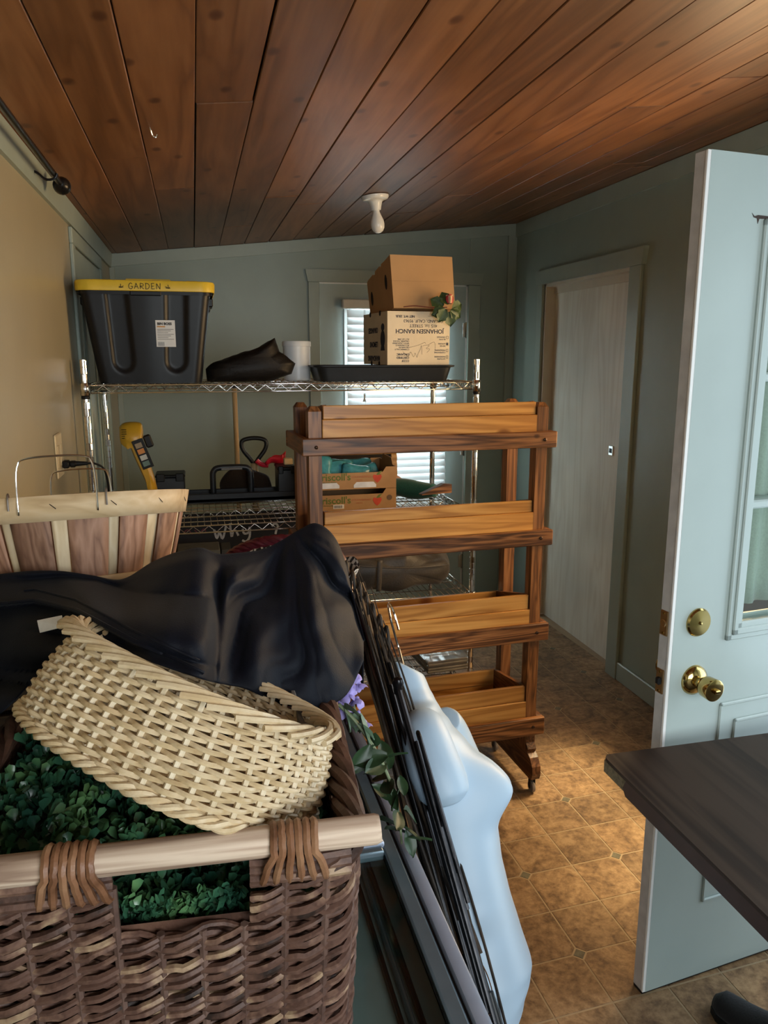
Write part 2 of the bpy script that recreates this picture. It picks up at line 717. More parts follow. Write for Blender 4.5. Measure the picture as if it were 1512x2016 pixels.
    struct('wall_left', MB().box(XL - T, XL, YF - T, YB + T, 0, 2.6), M_wallL, 'plain left wall with warm light painted into its colour')
    w = MB()
    H = 2.6
    for (y0, y1, z0, z1) in ((YF - T, 0.70, 0, H), (0.70, 1.63, 2.06, H), (1.63, 1.84, 0, H), (1.84, 2.86, 0, 0.95),
                             (1.84, 2.86, 1.98, H), (2.86, 3.39, 0, H), (3.39, 4.335, 2.03, H), (4.335, YB + T, 0, H)):
        w.box(XR, XR + T, y0, y1, z0, z1)
    struct('wall_right', w, M_wall, 'sage wall on the right with a sliding door and a side entrance')
    w = MB()
    for (x0, x1, z0, z1) in ((XL - T, 0.752, 0, H), (0.752, 1.718, 2.062, H), (1.718, XR + T, 0, H)):
        w.box(x0, x1, YB, YB + T, z0, z1)
    struct('wall_back', w, M_wall, 'sage end wall behind the wire shelving')
    w = MB()
    for (x0, x1, z0, z1) in ((XL - T, 0.1, 0, H), (1.6, XR + T, 0, H), (0.1, 1.6, 0, 0.95), (0.1, 1.6, 2.05, H)):
        w.box(x0, x1, YF - T, YF, z0, z1)
    struct('wall_rear', w, M_wall, 'sage wall behind the viewer with a window added for fill light')

    # unseen slab added outside the side entrance to block the sun
    aw = MB().hexa([(XR + T, 0.35, 2.22), (XR + 1.5, 0.35, 2.12), (XR + 1.5, 1.72, 2.12), (XR + T, 1.72, 2.22), (XR + T, 0.35, 2.27), (XR + 1.5, 0.35, 2.17), (XR + 1.5, 1.72, 2.17), (XR + T, 1.72, 2.27)])
    struct('trim_20', aw, M_trim, 'added unseen sun blocker outside the side entrance')
    # trims
    n = [0]

    def trim(mb, label, mat=None):
        n[0] += 1
        return struct('trim_%d' % n[0], mb, mat or M_trim, label)

    t = MB()
    t.hexa([(XL, YF, zc(XL) - 0.075), (XL + 0.012, YF, zc(XL) - 0.075), (XL + 0.012, YB, zc(XL) - 0.075), (XL, YB, zc(XL) - 0.075),
            (XL, YF, zc(XL) - 0.002), (XL + 0.022, YF, zc(XL + 0.022) - 0.002), (XL + 0.022, YB, zc(XL + 0.022) - 0.002), (XL, YB, zc(XL) - 0.002)])
    trim(t, 'crown strip along the left wall')
    t = MB()
    t.hexa([(XL, YB - 0.012, zc(XL) - 0.07), (XR, YB - 0.012, zc(XR) - 0.07), (XR, YB, zc(XR) - 0.07), (XL, YB, zc(XL) - 0.07),
            (XL, YB - 0.012, zc(XL) - 0.003), (XR, YB - 0.012, zc(XR) - 0.003), (XR, YB, zc(XR) - 0.003), (XL, YB, zc(XL) - 0.003)])
    trim(t, 'sloping flat trim where the end wall meets the ceiling')
    t = MB()
    t.box(XR - 0.012, XR, YF, YB, zc(XR) - 0.085, zc(XR) - 0.004)
    trim(t, 'crown strip along the right wall')
    trim(MB().bbox(XR - 0.058, XR, YB - 0.014, YB, 0, zc(XR) - 0.072, 0.002), 'vertical corner board at the right rear corner')
    trim(MB().bbox(XL, XL + 0.03, YB - 0.014, YB, 0, zc(XL) - 0.072, 0.002), 'vertical corner board at the left rear corner')
    trim(MB().bbox(1.7215, 1.7255, YB - 0.004, YB, 2.13, zc(1.72) - 0.072, 0.001), 'panel seam above the end door')
    # casing of the end door
    t = MB()
    t.bbox(0.692, 0.760, YB - 0.016, YB, 0, 2.055, 0.003)
    t.bbox(1.712, 1.792, YB - 0.016, YB, 0, 2.055, 0.003)
    t.prism([(0.676, 2.127), (0.690, 2.055), (1.794, 2.055), (1.810, 2.127)], YB - 0.02, YB)
    trim(t, 'flat casing with flared head around the end door')
    # casing of the sliding door
    t = MB()
    t.bbox(XR - 0.018, XR, 3.292, 3.392, 0, 2.03, 0.003)
    t.bbox(XR - 0.018, XR, 4.335, 4.405, 0, 2.03, 0.003)
    m = Matrix(((0, -1, 0, XR), (1, 0, 0, 0), (0, 0, 1, 0), (0, 0, 0, 1)))
    t.prism([(3.262, 2.108), (3.280, 2.030), (4.415, 2.030), (4.432, 2.108)], 0.0, 0.024, m)
    trim(t, 'flat casing with flared head around the sliding door')
    t = MB()
    t.box(XR, XR + T, 4.318, 4.335, 0, 2.03).box(XR, XR + T, 3.39, 3.402, 0, 2.03).box(XR, XR + T, 3.39, 4.335, 2.014, 2.03)
    t.box(XR + 0.05, XR + 0.07, 3.40, 4.32, 1.975, 2.014)
    trim(t, 'cream jamb and track of the sliding door', M_cream)
    # casing of the side entrance
    t = MB()
    t.bbox(XR - 0.016, XR, 0.63, 0.70, 0, 2.06, 0.003).bbox(XR - 0.016, XR, 1.63, 1.70, 0, 2.06, 0.003).bbox(XR - 0.016, XR, 0.63, 1.70, 2.06, 2.13, 0.003)
    trim(t, 'flat casing around the side entrance')
    b = MB().bbox(XR - 0.014, XR, 1.70, 3.292, 0, 0.095, 0.004)
    struct('baseboard_right', b, M_trim, 'painted baseboard of the right wall')
    b = MB().bbox(XL, XL + 0.012, YF, 3.28, 0, 0.09, 0.004)
    struct('baseboard_left', b, M_trim, 'painted baseboard of the left wall')

    # window hidden by the open door, and a rear one added for fill
    for k, (name, horizontal) in enumerate((('window_1', False), ('added_rear_window', True))):
        f, g = MB(), MB()
        if not horizontal:
            y0, y1, z0, z1 = 1.84, 2.86, 0.95, 1.98
            for (a, b, c, d) in ((y0, y0 + 0.04, z0, z1), (y1 - 0.04, y1, z0, z1), (y0, y1, z0, z0 + 0.04), (y0, y1, z1 - 0.04, z1), (2.33, 2.37, z0, z1)):
                f.bbox(XR + 0.02, XR + 0.07, a, b, c, d, 0.003)
            g.box(XR + 0.043, XR + 0.047, y0 + 0.04, y1 - 0.04, z0 + 0.04, z1 - 0.04)
        else:
            x0, x1, z0, z1 = 0.1, 1.6, 0.95, 2.05
            for (a, b, c, d) in ((x0, x0 + 0.05, z0, z1), (x1 - 0.05, x1, z0, z1), (x0, x1, z0, z0 + 0.05), (x0, x1, z1 - 0.05, z1), (0.83, 0.87, z0, z1)):
                f.bbox(a, b, YF - 0.07, YF - 0.02, c, d, 0.003)
            g.box(x0 + 0.05, x1 - 0.05, YF - 0.047, YF - 0.043, z0 + 0.05, z1 - 0.05)
        o_ = struct(name, f, M_white, 'white framed window')
        obj('pane', g, M_glass, o_)


build_room()


def build_end_door():
    """half-glass door in the end wall"""
    root = thing('door_1', 'white half-glass door in the end wall', 'door', (0.752, YB + 0.02, 0))
    root['kind'] = 'structure'
    W, H, T = 0.966, 2.06, 0.044
    f = MB()
    x0, x1, z0, z1 = 0.19, 0.80, 0.70, 1.90
    f.box(0.012, x0, 0, T, 0.01, H - 0.012).box(x1, W - 0.012, 0, T, 0.01, H - 0.012)
    f.box(x0, x1, 0, T, 0.01, z0).box(x0, x1, 0, T, z1, H - 0.012)
    obj('leaf', f, M_door, root)
    fr = MB()
    for a in ((x0 - 0.03, x0 + 0.012, z0 - 0.03, z1 + 0.03), (x1 - 0.012, x1 + 0.03, z0 - 0.03, z1 + 0.03), (x0, x1, z0 - 0.03, z0 + 0.012), (x0, x1, z1 - 0.012, z1 + 0.03)):
        fr.bbox(a[0], a[1], -0.008, 0.006, a[2], a[3], 0.003)
    obj('glazing_frame', fr, M_white, root)
    obj('pane', MB().box(x0, x1, 0.02, 0.025, z0, z1), M_glass, root)
    for z in (0.25, 1.02, 1.78):
        h = MB().bbox(W - 0.03, W - 0.006, -0.006, 0.002, z - 0.045, z + 0.045, 0.001)
        h.lathe([(0.007, z - 0.05), (0.007, z + 0.05)], 10, Matrix.Translation((W - 0.008, -0.008, 0)))
        obj('hinge', h, M_chrome, root)
    jb = MB().box(0, 0.012, 0, 0.08, 0, H).box(W - 0.012, W, 0, 0.08, 0, H).box(0, W, 0, 0.08, H - 0.012, H)
    obj('jamb', jb, M_white, root)
    k = MB().lathe([(0.03, 0), (0.03, 0.006), (0.012, 0.012), (0.012, 0.035), (0.026, 0.045), (0.028, 0.06), (0.02, 0.068)], 18,
                   Matrix.Translation((0.075, 0, 0.95)) @ Matrix.Rotation(R(90), 4, 'X'))
    obj('knob', k, M_brass, root, True)

    # mini blind hung on the door
    M_slat, nt, bs = new_mat('blind_slat_vinyl')
    setp(bs, (0.86, 0.88, 0.88), 0.4)
    tr = nt.nodes.new('ShaderNodeBsdfTranslucent')
    tr.inputs['Color'].default_value = (0.85, 0.9, 0.92, 1)
    mx = nt.nodes.new('ShaderNodeMixShader')
    mx.inputs[0].default_value = 0.09
    nt.links.new(bs.outputs[0], mx.inputs[1])
    nt.links.new(tr.outputs[0], mx.inputs[2])
    nt.links.new(mx.outputs[0], nt.nodes['Material Output'].inputs['Surface'])
    bl = thing('window_blind', 'white slatted blind hanging over the end door window', 'blind', (0.752, YB - 0.012, 0))
    bx0, bx1 = 0.172, 0.818
    obj('headrail', MB().bbox(bx0 - 0.03, bx1 + 0.02, -0.045, 0.012, 1.90, 1.955, 0.006), M_white, bl)
    z, k = 1.872, 0
    proto = None
    while z > 0.66:
        s = MB()
        m = Matrix.Translation((0, -0.012, z)) @ Matrix.Rotation(R(66), 4, 'X')
        pr = [(-0.026, 0.0), (-0.012, 0.003), (0.012, 0.003), (0.026, 0.0)]
        s.add([m @ Vector((x, y, q)) for x in (bx0, bx1) for y, q in pr], [(0, 1, 5, 4), (1, 2, 6, 5), (2, 3, 7, 6)])
        if proto is None:
            m0 = Matrix.Translation((0, 0, 0))
            proto = s
            o = obj('slat', s, M_slat, bl, True)
            first = o
        else:
            o = first.copy()
            COL.objects.link(o)
            o.location = (0, 0, z - 1.872)
        z -= 0.0445
    obj('bottom_rail', MB().bbox(bx0, bx1, -0.03, 0.0, 0.625, 0.648, 0.004), M_white, bl)
    for x in (bx0 + 0.11, bx1 - 0.11):
        obj('ladder_cord', MB().tube([(x, -0.034, 1.9), (x, -0.034, 0.64)], 0.0012, 5), M_white, bl)
    cd = MB().tube([(bx0 + 0.10, -0.05, 1.9), (bx0 + 0.10, -0.05, 1.385)], 0.0012, 5)
    cd.lathe([(0.003, 0.025), (0.006, 0.018), (0.004, 0.0), (0.011, -0.022), (0.011, -0.026)], 10, Matrix.Translation((bx0 + 0.10, -0.05, 1.365)))
    obj('pull_cord', cd, M_white, bl)


build_end_door()


def build_pantry_door():
    root = thing('door_2', 'pale wood-grain sliding door in the right wall', 'door', (XR + 0.055, 3.402, 0.006))
    root['kind'] = 'structure'
    obj('leaf', MB().bbox(0.006, 0.04, 0.0, 0.915, 0, 1.985, 0.002), M_paleoak, root)
    p = MB().bbox(-0.001, 0.007, 0.165, 0.205, 1.105, 1.155, 0.002)
    obj('flush_pull', p, M_chrome, root)
    obj('pull_recess', MB().bbox(-0.0025, 0.002, 0.172, 0.198, 1.118, 1.142, 0.001), M_black, root)


build_pantry_door()


def build_left_door():
    """panelled door in the left wall behind the shelving"""
    root = thing('door_3', 'grey-green panelled door in the left wall behind the wire shelf', 'door', (XL, 3.33, 0))
    root['kind'] = 'structure'
    obj('leaf', MB().box(0.0, 0.010, 0.0, 0.86, 0.01, 2.03), M_trim, root)
    for (y0, y1, z0, z1) in ((0.10, 0.39, 0.15, 0.82), (0.47, 0.76, 0.15, 0.82), (0.10, 0.39, 0.95, 1.90), (0.47, 0.76, 0.95, 1.90)):
        p = MB()
        for a in ((y0, y0 + 0.018, z0, z1), (y1 - 0.018, y1, z0, z1), (y0, y1, z0, z0 + 0.018), (y0, y1, z1 - 0.018, z1)):
            p.bbox(0.008, 0.018, a[0], a[1], a[2], a[3], 0.004)
        p.bbox(0.008, 0.014, y0 + 0.05, y1 - 0.05, z0 + 0.05, z1 - 0.05, 0.004)
        obj('panel_moulding', p, M_trim, root)
    cs = MB().bbox(0.0, 0.014, -0.065, 0.0, 0, 2.04, 0.003).bbox(0.0, 0.014, 0.86, 0.925, 0, 2.04, 0.003).bbox(0.0, 0.014, -0.065, 0.925, 2.04, 2.10, 0.003)
    obj('casing', cs, M_trim, root)


build_left_door()


def build_open_door():
    root = thing('door_4', 'white panelled side door with glass standing open beside the brown table', 'door', (1.05, 1.49, 0.010), (0, 0, R(7)))
    root['kind'] = 'structure'
    W, H, T = 0.905, 2.026, 0.042
    gx0, gx1, gz0, gz1 = 0.196, 0.72, 0.972, 1.865
    f = MB()
    f.box(0.006, gx0, 0, T, 0, H).box(gx1, W, 0, T, 0, H).box(gx0, gx1, 0, T, 0, gz0).box(gx0, gx1, 0, T, gz1, H)
    obj('leaf', f, M_door, root)
    obj('edge_strip', MB().bbox(-0.001, 0.007, 0.007, T - 0.004, 0, H, 0.001), M_dooredge, root)
    obj('edge_lip', MB().bbox(-0.002, 0.008, 0.0, 0.007, 0, H, 0.001), M_white, root)
    obj('bottom_sweep', MB().bbox(0.0, W, 0.004, T - 0.004, -0.009, 0.0, 0.001), M_black, root)
    # moulded frame round the glass: three nested steps
    for s in (0, 1):
        fr = MB()
        y = -0.014 if s == 0 else T - 0.002
        for k, (o0, o1, h) in enumerate(((0.034, 0.018, 0.008), (0.020, 0.004, 0.013), (0.008, -0.010, 0.009))):
            x0, x1, z0, z1 = gx0 - o0, gx1 + o0, gz0 - o0, gz1 + o0
            i = o0 - o1
            ya, yb = (-h, 0.003) if s == 0 else (T - 0.003, T + h)
            fr.bbox(x0, x0 + i, ya, yb, z0, z1, 0.003).bbox(x1 - i, x1, ya, yb, z0, z1, 0.003)
            fr.bbox(x0, x1, ya, yb, z0, z0 + i, 0.003).bbox(x0, x1, ya, yb, z1 - i, z1, 0.003)
        obj('glazing_frame', fr, M_door, root)
    zs = (gz0, 1.268, 1.562, gz1)
    xs = (gx0, (gx0 + gx1) / 2, gx1)
    for z in zs[1:3]:
        obj('muntin', MB().bbox(gx0, gx1, -0.006, T + 0.002, z - 0.010, z + 0.010, 0.004), M_door, root)
    obj('muntin', MB().bbox(xs[1] - 0.010, xs[1] + 0.010, -0.005, T + 0.001, gz0, gz1, 0.004), M_door, root)
    for i in range(2):
        for k in range(3):
            obj('pane', MB().box(xs[i], xs[i + 1], 0.018, 0.022, zs[k], zs[k + 1]), M_glass, root)
    # pressed lower panels
    for (x0, x1) in ((0.165, 0.435), (0.475, 0.745)):
        p = MB()
        z0, z1 = 0.22, 0.775
        for o in (0, 0.05):
            a = (x0 + o, x1 - o, z0 + o, z1 - o)
            w = 0.010
            for b in ((a[0], a[0] + w, a[2], a[3]), (a[1] - w, a[1], a[2], a[3]), (a[0], a[1], a[2], a[2] + w), (a[0], a[1], a[3] - w, a[3])):
                p.bbox(b[0], b[1], -0.005, 0.002, b[2], b[3], 0.003)
        obj('panel_moulding', p, M_door, root)
    fm = Matrix.Rotation(R(90), 4, 'X')
    d = MB().lathe([(0.0345, 0.0), (0.0345, 0.004), (0.031, 0.008), (0.004, 0.009), (0.004, 0.011), (0.0, 0.0115)], 32, Matrix.Translation((0.076, 0, 0.995)) @ fm)
    obj('deadbolt_plate', d, M_brass, root, True)
    k = MB().lathe([(0.037, 0.0), (0.036, 0.006), (0.028, 0.013), (0.013, 0.018), (0.012, 0.028), (0.022, 0.034), (0.0255, 0.042), (0.027, 0.066),
                    (0.0265, 0.068), (0.024, 0.069), (0.004, 0.069)], 32, Matrix.Translation((0.078, 0, 0.850)) @ fm)
    kn = obj('knob', k, M_brass, root, True)
    obj('thumb_turn', MB().bbox(0.070, 0.086, -0.080, -0.068, 0.8455, 0.8545, 0.002), M_brass, kn)
    k = MB().lathe([(0.033, 0.0), (0.032, 0.006), (0.013, 0.014), (0.013, 0.03), (0.026, 0.042), (0.027, 0.06), (0.022, 0.066)], 28,
                   Matrix.Translation((0.078, T, 0.850)) @ Matrix.Rotation(R(-90), 4, 'X'))
    obj('knob', k, M_brass, root, True)
    for z, hh, bolt in ((0.995, 0.030, True), (0.850, 0.030, False)):
        p = MB().bbox(-0.0045, 0.0, 0.011, 0.035, z - hh, z + hh, 0.001)
        pl = obj('latch_plate', p, M_brassdull, root)
        mm = Matrix.Translation((-0.003, 0.023, z)) @ Matrix.Rotation(R(-90), 4, 'Y')
        q = MB().lathe([(0.010, 0.0), (0.010, 0.003), (0.008, 0.004)], 16, mm) if bolt else MB().bbox(-0.012, 0.0, 0.016, 0.030, z - 0.008, z + 0.010, 0.003)
        obj('bolt', q, M_brassdull if bolt else M_black, pl)
        for dz in (-hh + 0.006, hh - 0.006):
            obj('screw', MB().lathe([(0.003, 0), (0.003, 0.001)], 8, Matrix.Translation((-0.0045, 0.023, z + dz)) @ Matrix.Rotation(R(-90), 4, 'Y')), M_brass, pl)
    # worn chip above the glass
    ch = MB()
    pts = [(0.128, 1.9095), (0.136, 1.903), (0.146, 1.906), (0.21, 1.9045), (0.32, 1.9055), (0.32, 1.9015), (0.2, 1.9), (0.150, 1.8985), (0.1465, 1.888), (0.143, 1.899), (0.134, 1.9005)]
    ch.prism(pts, -0.0008, 0.0005)
    obj('chipped_paint', ch, plain('bare_chip', (0.05, 0.035, 0.03), 0.9, var=0.3), root)
    for z in (0.25, 1.0, 1.78):
        h = MB().bbox(W - 0.004, W + 0.012, -0.004, T, z - 0.05, z + 0.05, 0.002)
        obj('hinge', h, M_brassdull, root)

    # curtain on the far side of the glass
    M_cur = fabric('sage_curtain', (0.30, 0.36, 0.28), 0.9, 0.2, 200, 0.08)
    M_lace, nt, b = new_mat('white_lace')
    setp(b, (0.72, 0.74, 0.70), 0.9)
    tc = nt.nodes.new('ShaderNodeTexCoord')
    n1 = nt.nodes.new('ShaderNodeTexNoise')
    n1.inputs['Scale'].default_value = 26
    n1.inputs['Detail'].default_value = 2
    n1.inputs['Distortion'].default_value = 1.6
    nt.links.new(tc.outputs['Object'], n1.inputs['Vector'])
    mu = nt.nodes.new('ShaderNodeMath')
    mu.operation = 'MULTIPLY'
    mu.inputs[1].default_value = 9
    nt.links.new(n1.outputs['Fac'], mu.inputs[0])
    pp = nt.nodes.new('ShaderNodeMath')
    pp.operation = 'PINGPONG'
    pp.inputs[1].default_value = 1
    nt.links.new(mu.outputs[0], pp.inputs[0])
    rp = ramp(nt, [(0.25, (0.28, 0.28, 0.28)), (0.5, (0.95, 0.95, 0.95))])
    nt.links.new(pp.outputs[0], rp.inputs['Fac'])
    nt.links.new(rp.outputs['Color'], b.inputs['Alpha'])
    cu = thing('door_curtain', 'sage curtain with white lace edge behind the open door glass', 'curtain', (1.05, 1.49, 0.010), (0, 0, R(7)))
    g = MB().grid(90, 14, lambda u, v: (gx0 + 0.045 + u * 0.47, T + 0.022 + 0.008 * math.sin(u * 46) + 0.004 * math.sin(u * 17 + v * 3), 1.93 - v * 0.93))
    c1 = obj('panel', g, M_cur, cu, True)
    solidify(c1, 0.0015)
    lw = lambda v: 0.052 + 0.007 * math.sin(v * 30)
    g = MB().grid(10, 60, lambda u, v: (gx0 - 0.004 + u * lw(v), T + 0.012 + 0.002 * math.sin(u * 5 + v * 20), 1.92 - v * 0.945))
    obj('lace_edge', g, M_lace, cu, True)
    obj('hem_band', MB().tube(spline([(gx0 + 0.055, T + 0.014, 1.9), (gx0 + 0.062, T + 0.014, 1.6), (gx0 + 0.048, T + 0.014, 1.4), (gx0 + 0.05, T + 0.014, 1.02)], 30), 0.005, 6),
        fabric('tan_hem', (0.50, 0.40, 0.28), 0.9), cu, True)
    obj('curtain_bar', MB().tube([(gx0 - 0.06, T + 0.02, 1.935), (gx1 + 0.06, T + 0.02, 1.935)], 0.005, 10), M_brass, cu, True)


build_open_door()


def build_ceiling_things():
    # curtain rod with a ball end on the left
    root = thing('curtain_rod', 'dark metal curtain rod with ball finial by the ceiling at left', 'curtain rod', (-0.372, 2.70, 2.138))
    obj('rod', MB().tube([(0, 0, 0), (0.004, -2.0, 0.01)], 0.0085, 12), M_blackmetal, root, True)
    f = MB().lathe([(0.009, 0.03), (0.014, 0.026), (0.011, 0.018), (0.012, 0.012), (0.020, 0.006), (0.026, -0.006), (0.027, -0.018), (0.022, -0.032), (0.010, -0.040), (0.0, -0.042)], 20,
                   Matrix.Translation((0, 0.0, 0)) @ Matrix.Rotation(R(90), 4, 'X'))
    obj('finial', f, M_blackmetal, root, True)
    for y in (-0.15, -1.5):
        b = MB().tube(spline([(-0.066, y, 0.012), (-0.04, y, 0.0), (-0.02, y, -0.016), (0.004, y, -0.012), (0.012, y, 0.002)], 14), 0.0035, 8)
        b.bbox(-0.0665, -0.0625, y - 0.008, y + 0.008, -0.025, 0.035, 0.001)
        obj('bracket', b, M_blackmetal, root, True)
    # porcelain lampholder and bulb
    zt = zc(0.813)
    root = thing('ceiling_light', 'white porcelain ceiling lampholder with a bare unlit bulb', 'light', (0.813, 3.51, zt - 0.002), (0, R(-5.9), 0))
    M_porc = plain('porcelain', (0.78, 0.77, 0.73), 0.2, var=0.03)
    b = MB().lathe([(0.061, 0.0), (0.061, -0.008), (0.055, -0.016), (0.036, -0.020), (0.030, -0.026), (0.024, -0.045), (0.021, -0.060), (0.019, -0.060)], 32)
    obj('lampholder', b, M_porc, root, True)
    M_bulb = plain('frosted_bulb', (0.82, 0.82, 0.78), 0.25, var=0.02)
    q = MB().lathe([(0.013, -0.058), (0.015, -0.070), (0.021, -0.085), (0.0285, -0.103), (0.0305, -0.120), (0.0285, -0.136), (0.021, -0.149), (0.010, -0.1555), (0.0, -0.157)], 28)
    obj('bulb', q, M_bulb, root, True)
    # wire hook in a plank
    h = MB().tube(spline([(-0.085, 2.30, 2.225), (-0.082, 2.30, 2.212), (-0.078, 2.31, 2.200), (-0.070, 2.315, 2.196), (-0.066, 2.312, 2.204)], 16), 0.0018, 6)
    tag(obj('ceiling_hook', h, M_chrome, None, True), 'small bent wire hook in a ceiling plank', 'hook')


build_ceiling_things()


def build_outlet():
    root = thing('wall_outlet', 'cream outlet plate on the left wall above the bushel basket', 'outlet', (XL, 2.64, 1.305))
    M_ivory = plain('ivory_plastic', (0.72, 0.60, 0.38), 0.35, var=0.03)
    obj('cover_plate', MB().bbox(0.0, 0.007, -0.058, 0.058, -0.070, 0.070, 0.004), M_ivory, root)
    for y in (-0.028, 0.028):
        obj('socket', MB().bbox(0.006, 0.009, y - 0.017, y + 0.017, -0.035, 0.035, 0.002), M_ivory, root)
    pl = thing('power_plug', 'black plug and cord in the left wall outlet', 'plug', (XL, 2.64, 1.305))
    b = MB().bbox(0.009, 0.030, 0.010, 0.046, -0.045, -0.020, 0.004).bbox(0.028, 0.052, 0.014, 0.042, -0.043, -0.022, 0.006)
    b.tube([(0.048, 0.028, -0.032), (0.085, 0.028, -0.032)], [0.009, 0.006], 10)
    obj('plug_body', b, M_black, pl, True)
    obj('cord', MB().tube(spline([(0.08, 0.028, -0.032), (0.11, 0.035, -0.036), (0.135, 0.06, -0.07), (0.13, 0.13, -0.20), (0.09, 0.20, -0.50), (0.05, 0.25, -1.0), (0.03, 0.30, -1.30)], 40), 0.0035, 8), M_black, pl, True)


build_outlet()

# ------------------------------------------------------------------ wire shelving
SX0, SX1, SY0, SY1 = -0.392, 1.136, 3.045, 3.650
SHELF_Z = (1.512, 0.962, 0.600, 0.150)


def build_wire_shelf():
    root = thing('wire_shelf_unit', 'chrome wire shelving unit with four tiers against the end wall', 'shelving', (0, 0, 0))
    prof = [(0.0125, 0.02)]
    z = 0.03
    while z < 1.59:
        prof += [(0.0127, z), (0.0127, z + 0.0225), (0.0112, z + 0.0232), (0.0112, z + 0.0247)]
        z += 0.0254
    prof += [(0.0127, z), (0.0127, 1.602), (0.011, 1.606)]
    pm = MB().lathe(prof, 12).mesh('post', M_chrome, True)
    try:
        pm.set_sharp_from_angle(angle=R(30))
    except Exception:
        pass
    fm = MB().lathe([(0.006, 0.0), (0.019, 0.0), (0.019, 0.004), (0.010, 0.008), (0.010, 0.022)], 14).mesh('levelling_foot', M_black, True)
    cm = MB().lathe([(0.0135, -0.002), (0.0175, 0.0), (0.0165, 0.044), (0.0135, 0.046)], 14).mesh('collar', M_chrome, True)
    rm = MB().lathe([(0.0135, -0.014), (0.0155, -0.013), (0.0155, -0.003), (0.0135, -0.002)], 14).mesh('collar_ring', M_black, True)
    for x in (SX0, SX1):
        for y in (SY0, SY1):
            p = link('post', pm, root)
            p.location = (x, y, 0)
            link('levelling_foot', fm, p)
            for zs in SHELF_Z:
                c = link('collar', cm, p)
                c.location = (0, 0, zs - 0.036)
                c = link('collar_ring', rm, p)
                c.location = (0, 0, zs - 0.036)
    # one shelf deck in local coordinates, top wires at z = 0
    x0, x1, y0, y1 = SX0 + 0.018, SX1 - 0.018, SY0, SY1

    def truss(a, b, n):
        a, b = Vector(a), Vector(b)
        mb = MB()
        mb.tube([a, b], 0.0032, 6).tube([a - Vector((0, 0, 0.028)), b - Vector((0, 0, 0.028))], 0.0032, 6)
        pts = [a.lerp(b, (k + 0.5) / n) - Vector((0, 0, 0.0015 if k % 2 else 0.0265)) for k in range(n)]
        return mb.tube(pts, 0.0023, 5)

    fr = {}
    fr['long'] = truss((x0, 0, 0), (x1, 0, 0), 50).mesh('truss', M_chrome, True)
    fr['end'] = truss((0, y0 + 0.018, 0), (0, y1 - 0.018, 0), 20).mesh('end_truss', M_chrome, True)
    fr['bar'] = MB().tube([(x0, 0, -0.004), (x1, 0, -0.004)], 0.0028, 6).mesh('long_wire', M_chrome, True)
    wm = MB()
    k = x0 + 0.02
    while k < x1 - 0.01:
        wm.tube([(k, y0, 0.0032), (k, y1, 0.0032)], 0.0014, 5)
        k += 0.0262
    wm = wm.mesh('wire_mat', M_chrome, True)
    for zs in SHELF_Z:
        s = link('shelf', fr['bar'], root)
        s.location = (0, 0.10 + y0, zs)
        for y in (0.0, 0.305, 0.605):
            t = link('truss', fr['long'], s)
            t.location = (0, y - 0.10, 0)
        for x in (SX0, SX1):
            t = link('end_truss', fr['end'], s)
            t.location = (x, -y0 - 0.10, 0)
        for y in (0.20, 0.40, 0.50):
            t = link('long_wire', fr['bar'], s)
            t.location = (0, y - 0.10, 0)
        t = link('wire_mat', wm, s)
        t.location = (0, -y0 - 0.10, 0)
        t['kind'] = 'stuff'


build_wire_shelf()

# ------------------------------------------------------------------ tiered wooden plant rack
M_pine = wood('honey_pine', (0.36, 0.155, 0.036), (0.50, 0.235, 0.058), (0.58, 0.295, 0.082), 'X', rough=0.35, grain=1.1, knots=0.085, rnd=0.12,
              stretch=0.07, knotcol=(0.16, 0.05, 0.012), kscale=4.2, contrast=1.5)
M_stain = wood('brown_stained_rail', (0.055, 0.020, 0.007), (0.15, 0.058, 0.020), (0.27, 0.115, 0.042), 'X', rough=0.38, grain=1.9, knots=0.04, rnd=0.14,
               stretch=0.08, knotcol=(0.04, 0.012, 0.004), kscale=4.5, contrast=1.4)
M_stainz = wood('brown_stained_post', (0.07, 0.026, 0.009), (0.20, 0.080, 0.026), (0.32, 0.14, 0.05), 'Z', rough=0.38, grain=1.9, rnd=0.12, stretch=0.08)
M_stainy = wood('brown_stained_side', (0.055, 0.020, 0.007), (0.15, 0.058, 0.020), (0.25, 0.105, 0.04), 'Y', rough=0.4, grain=1.9, rnd=0.12, stretch=0.08)
M_bolt = plain('dark_bolt', (0.05, 0.025, 0.015), 0.35, 0.7)


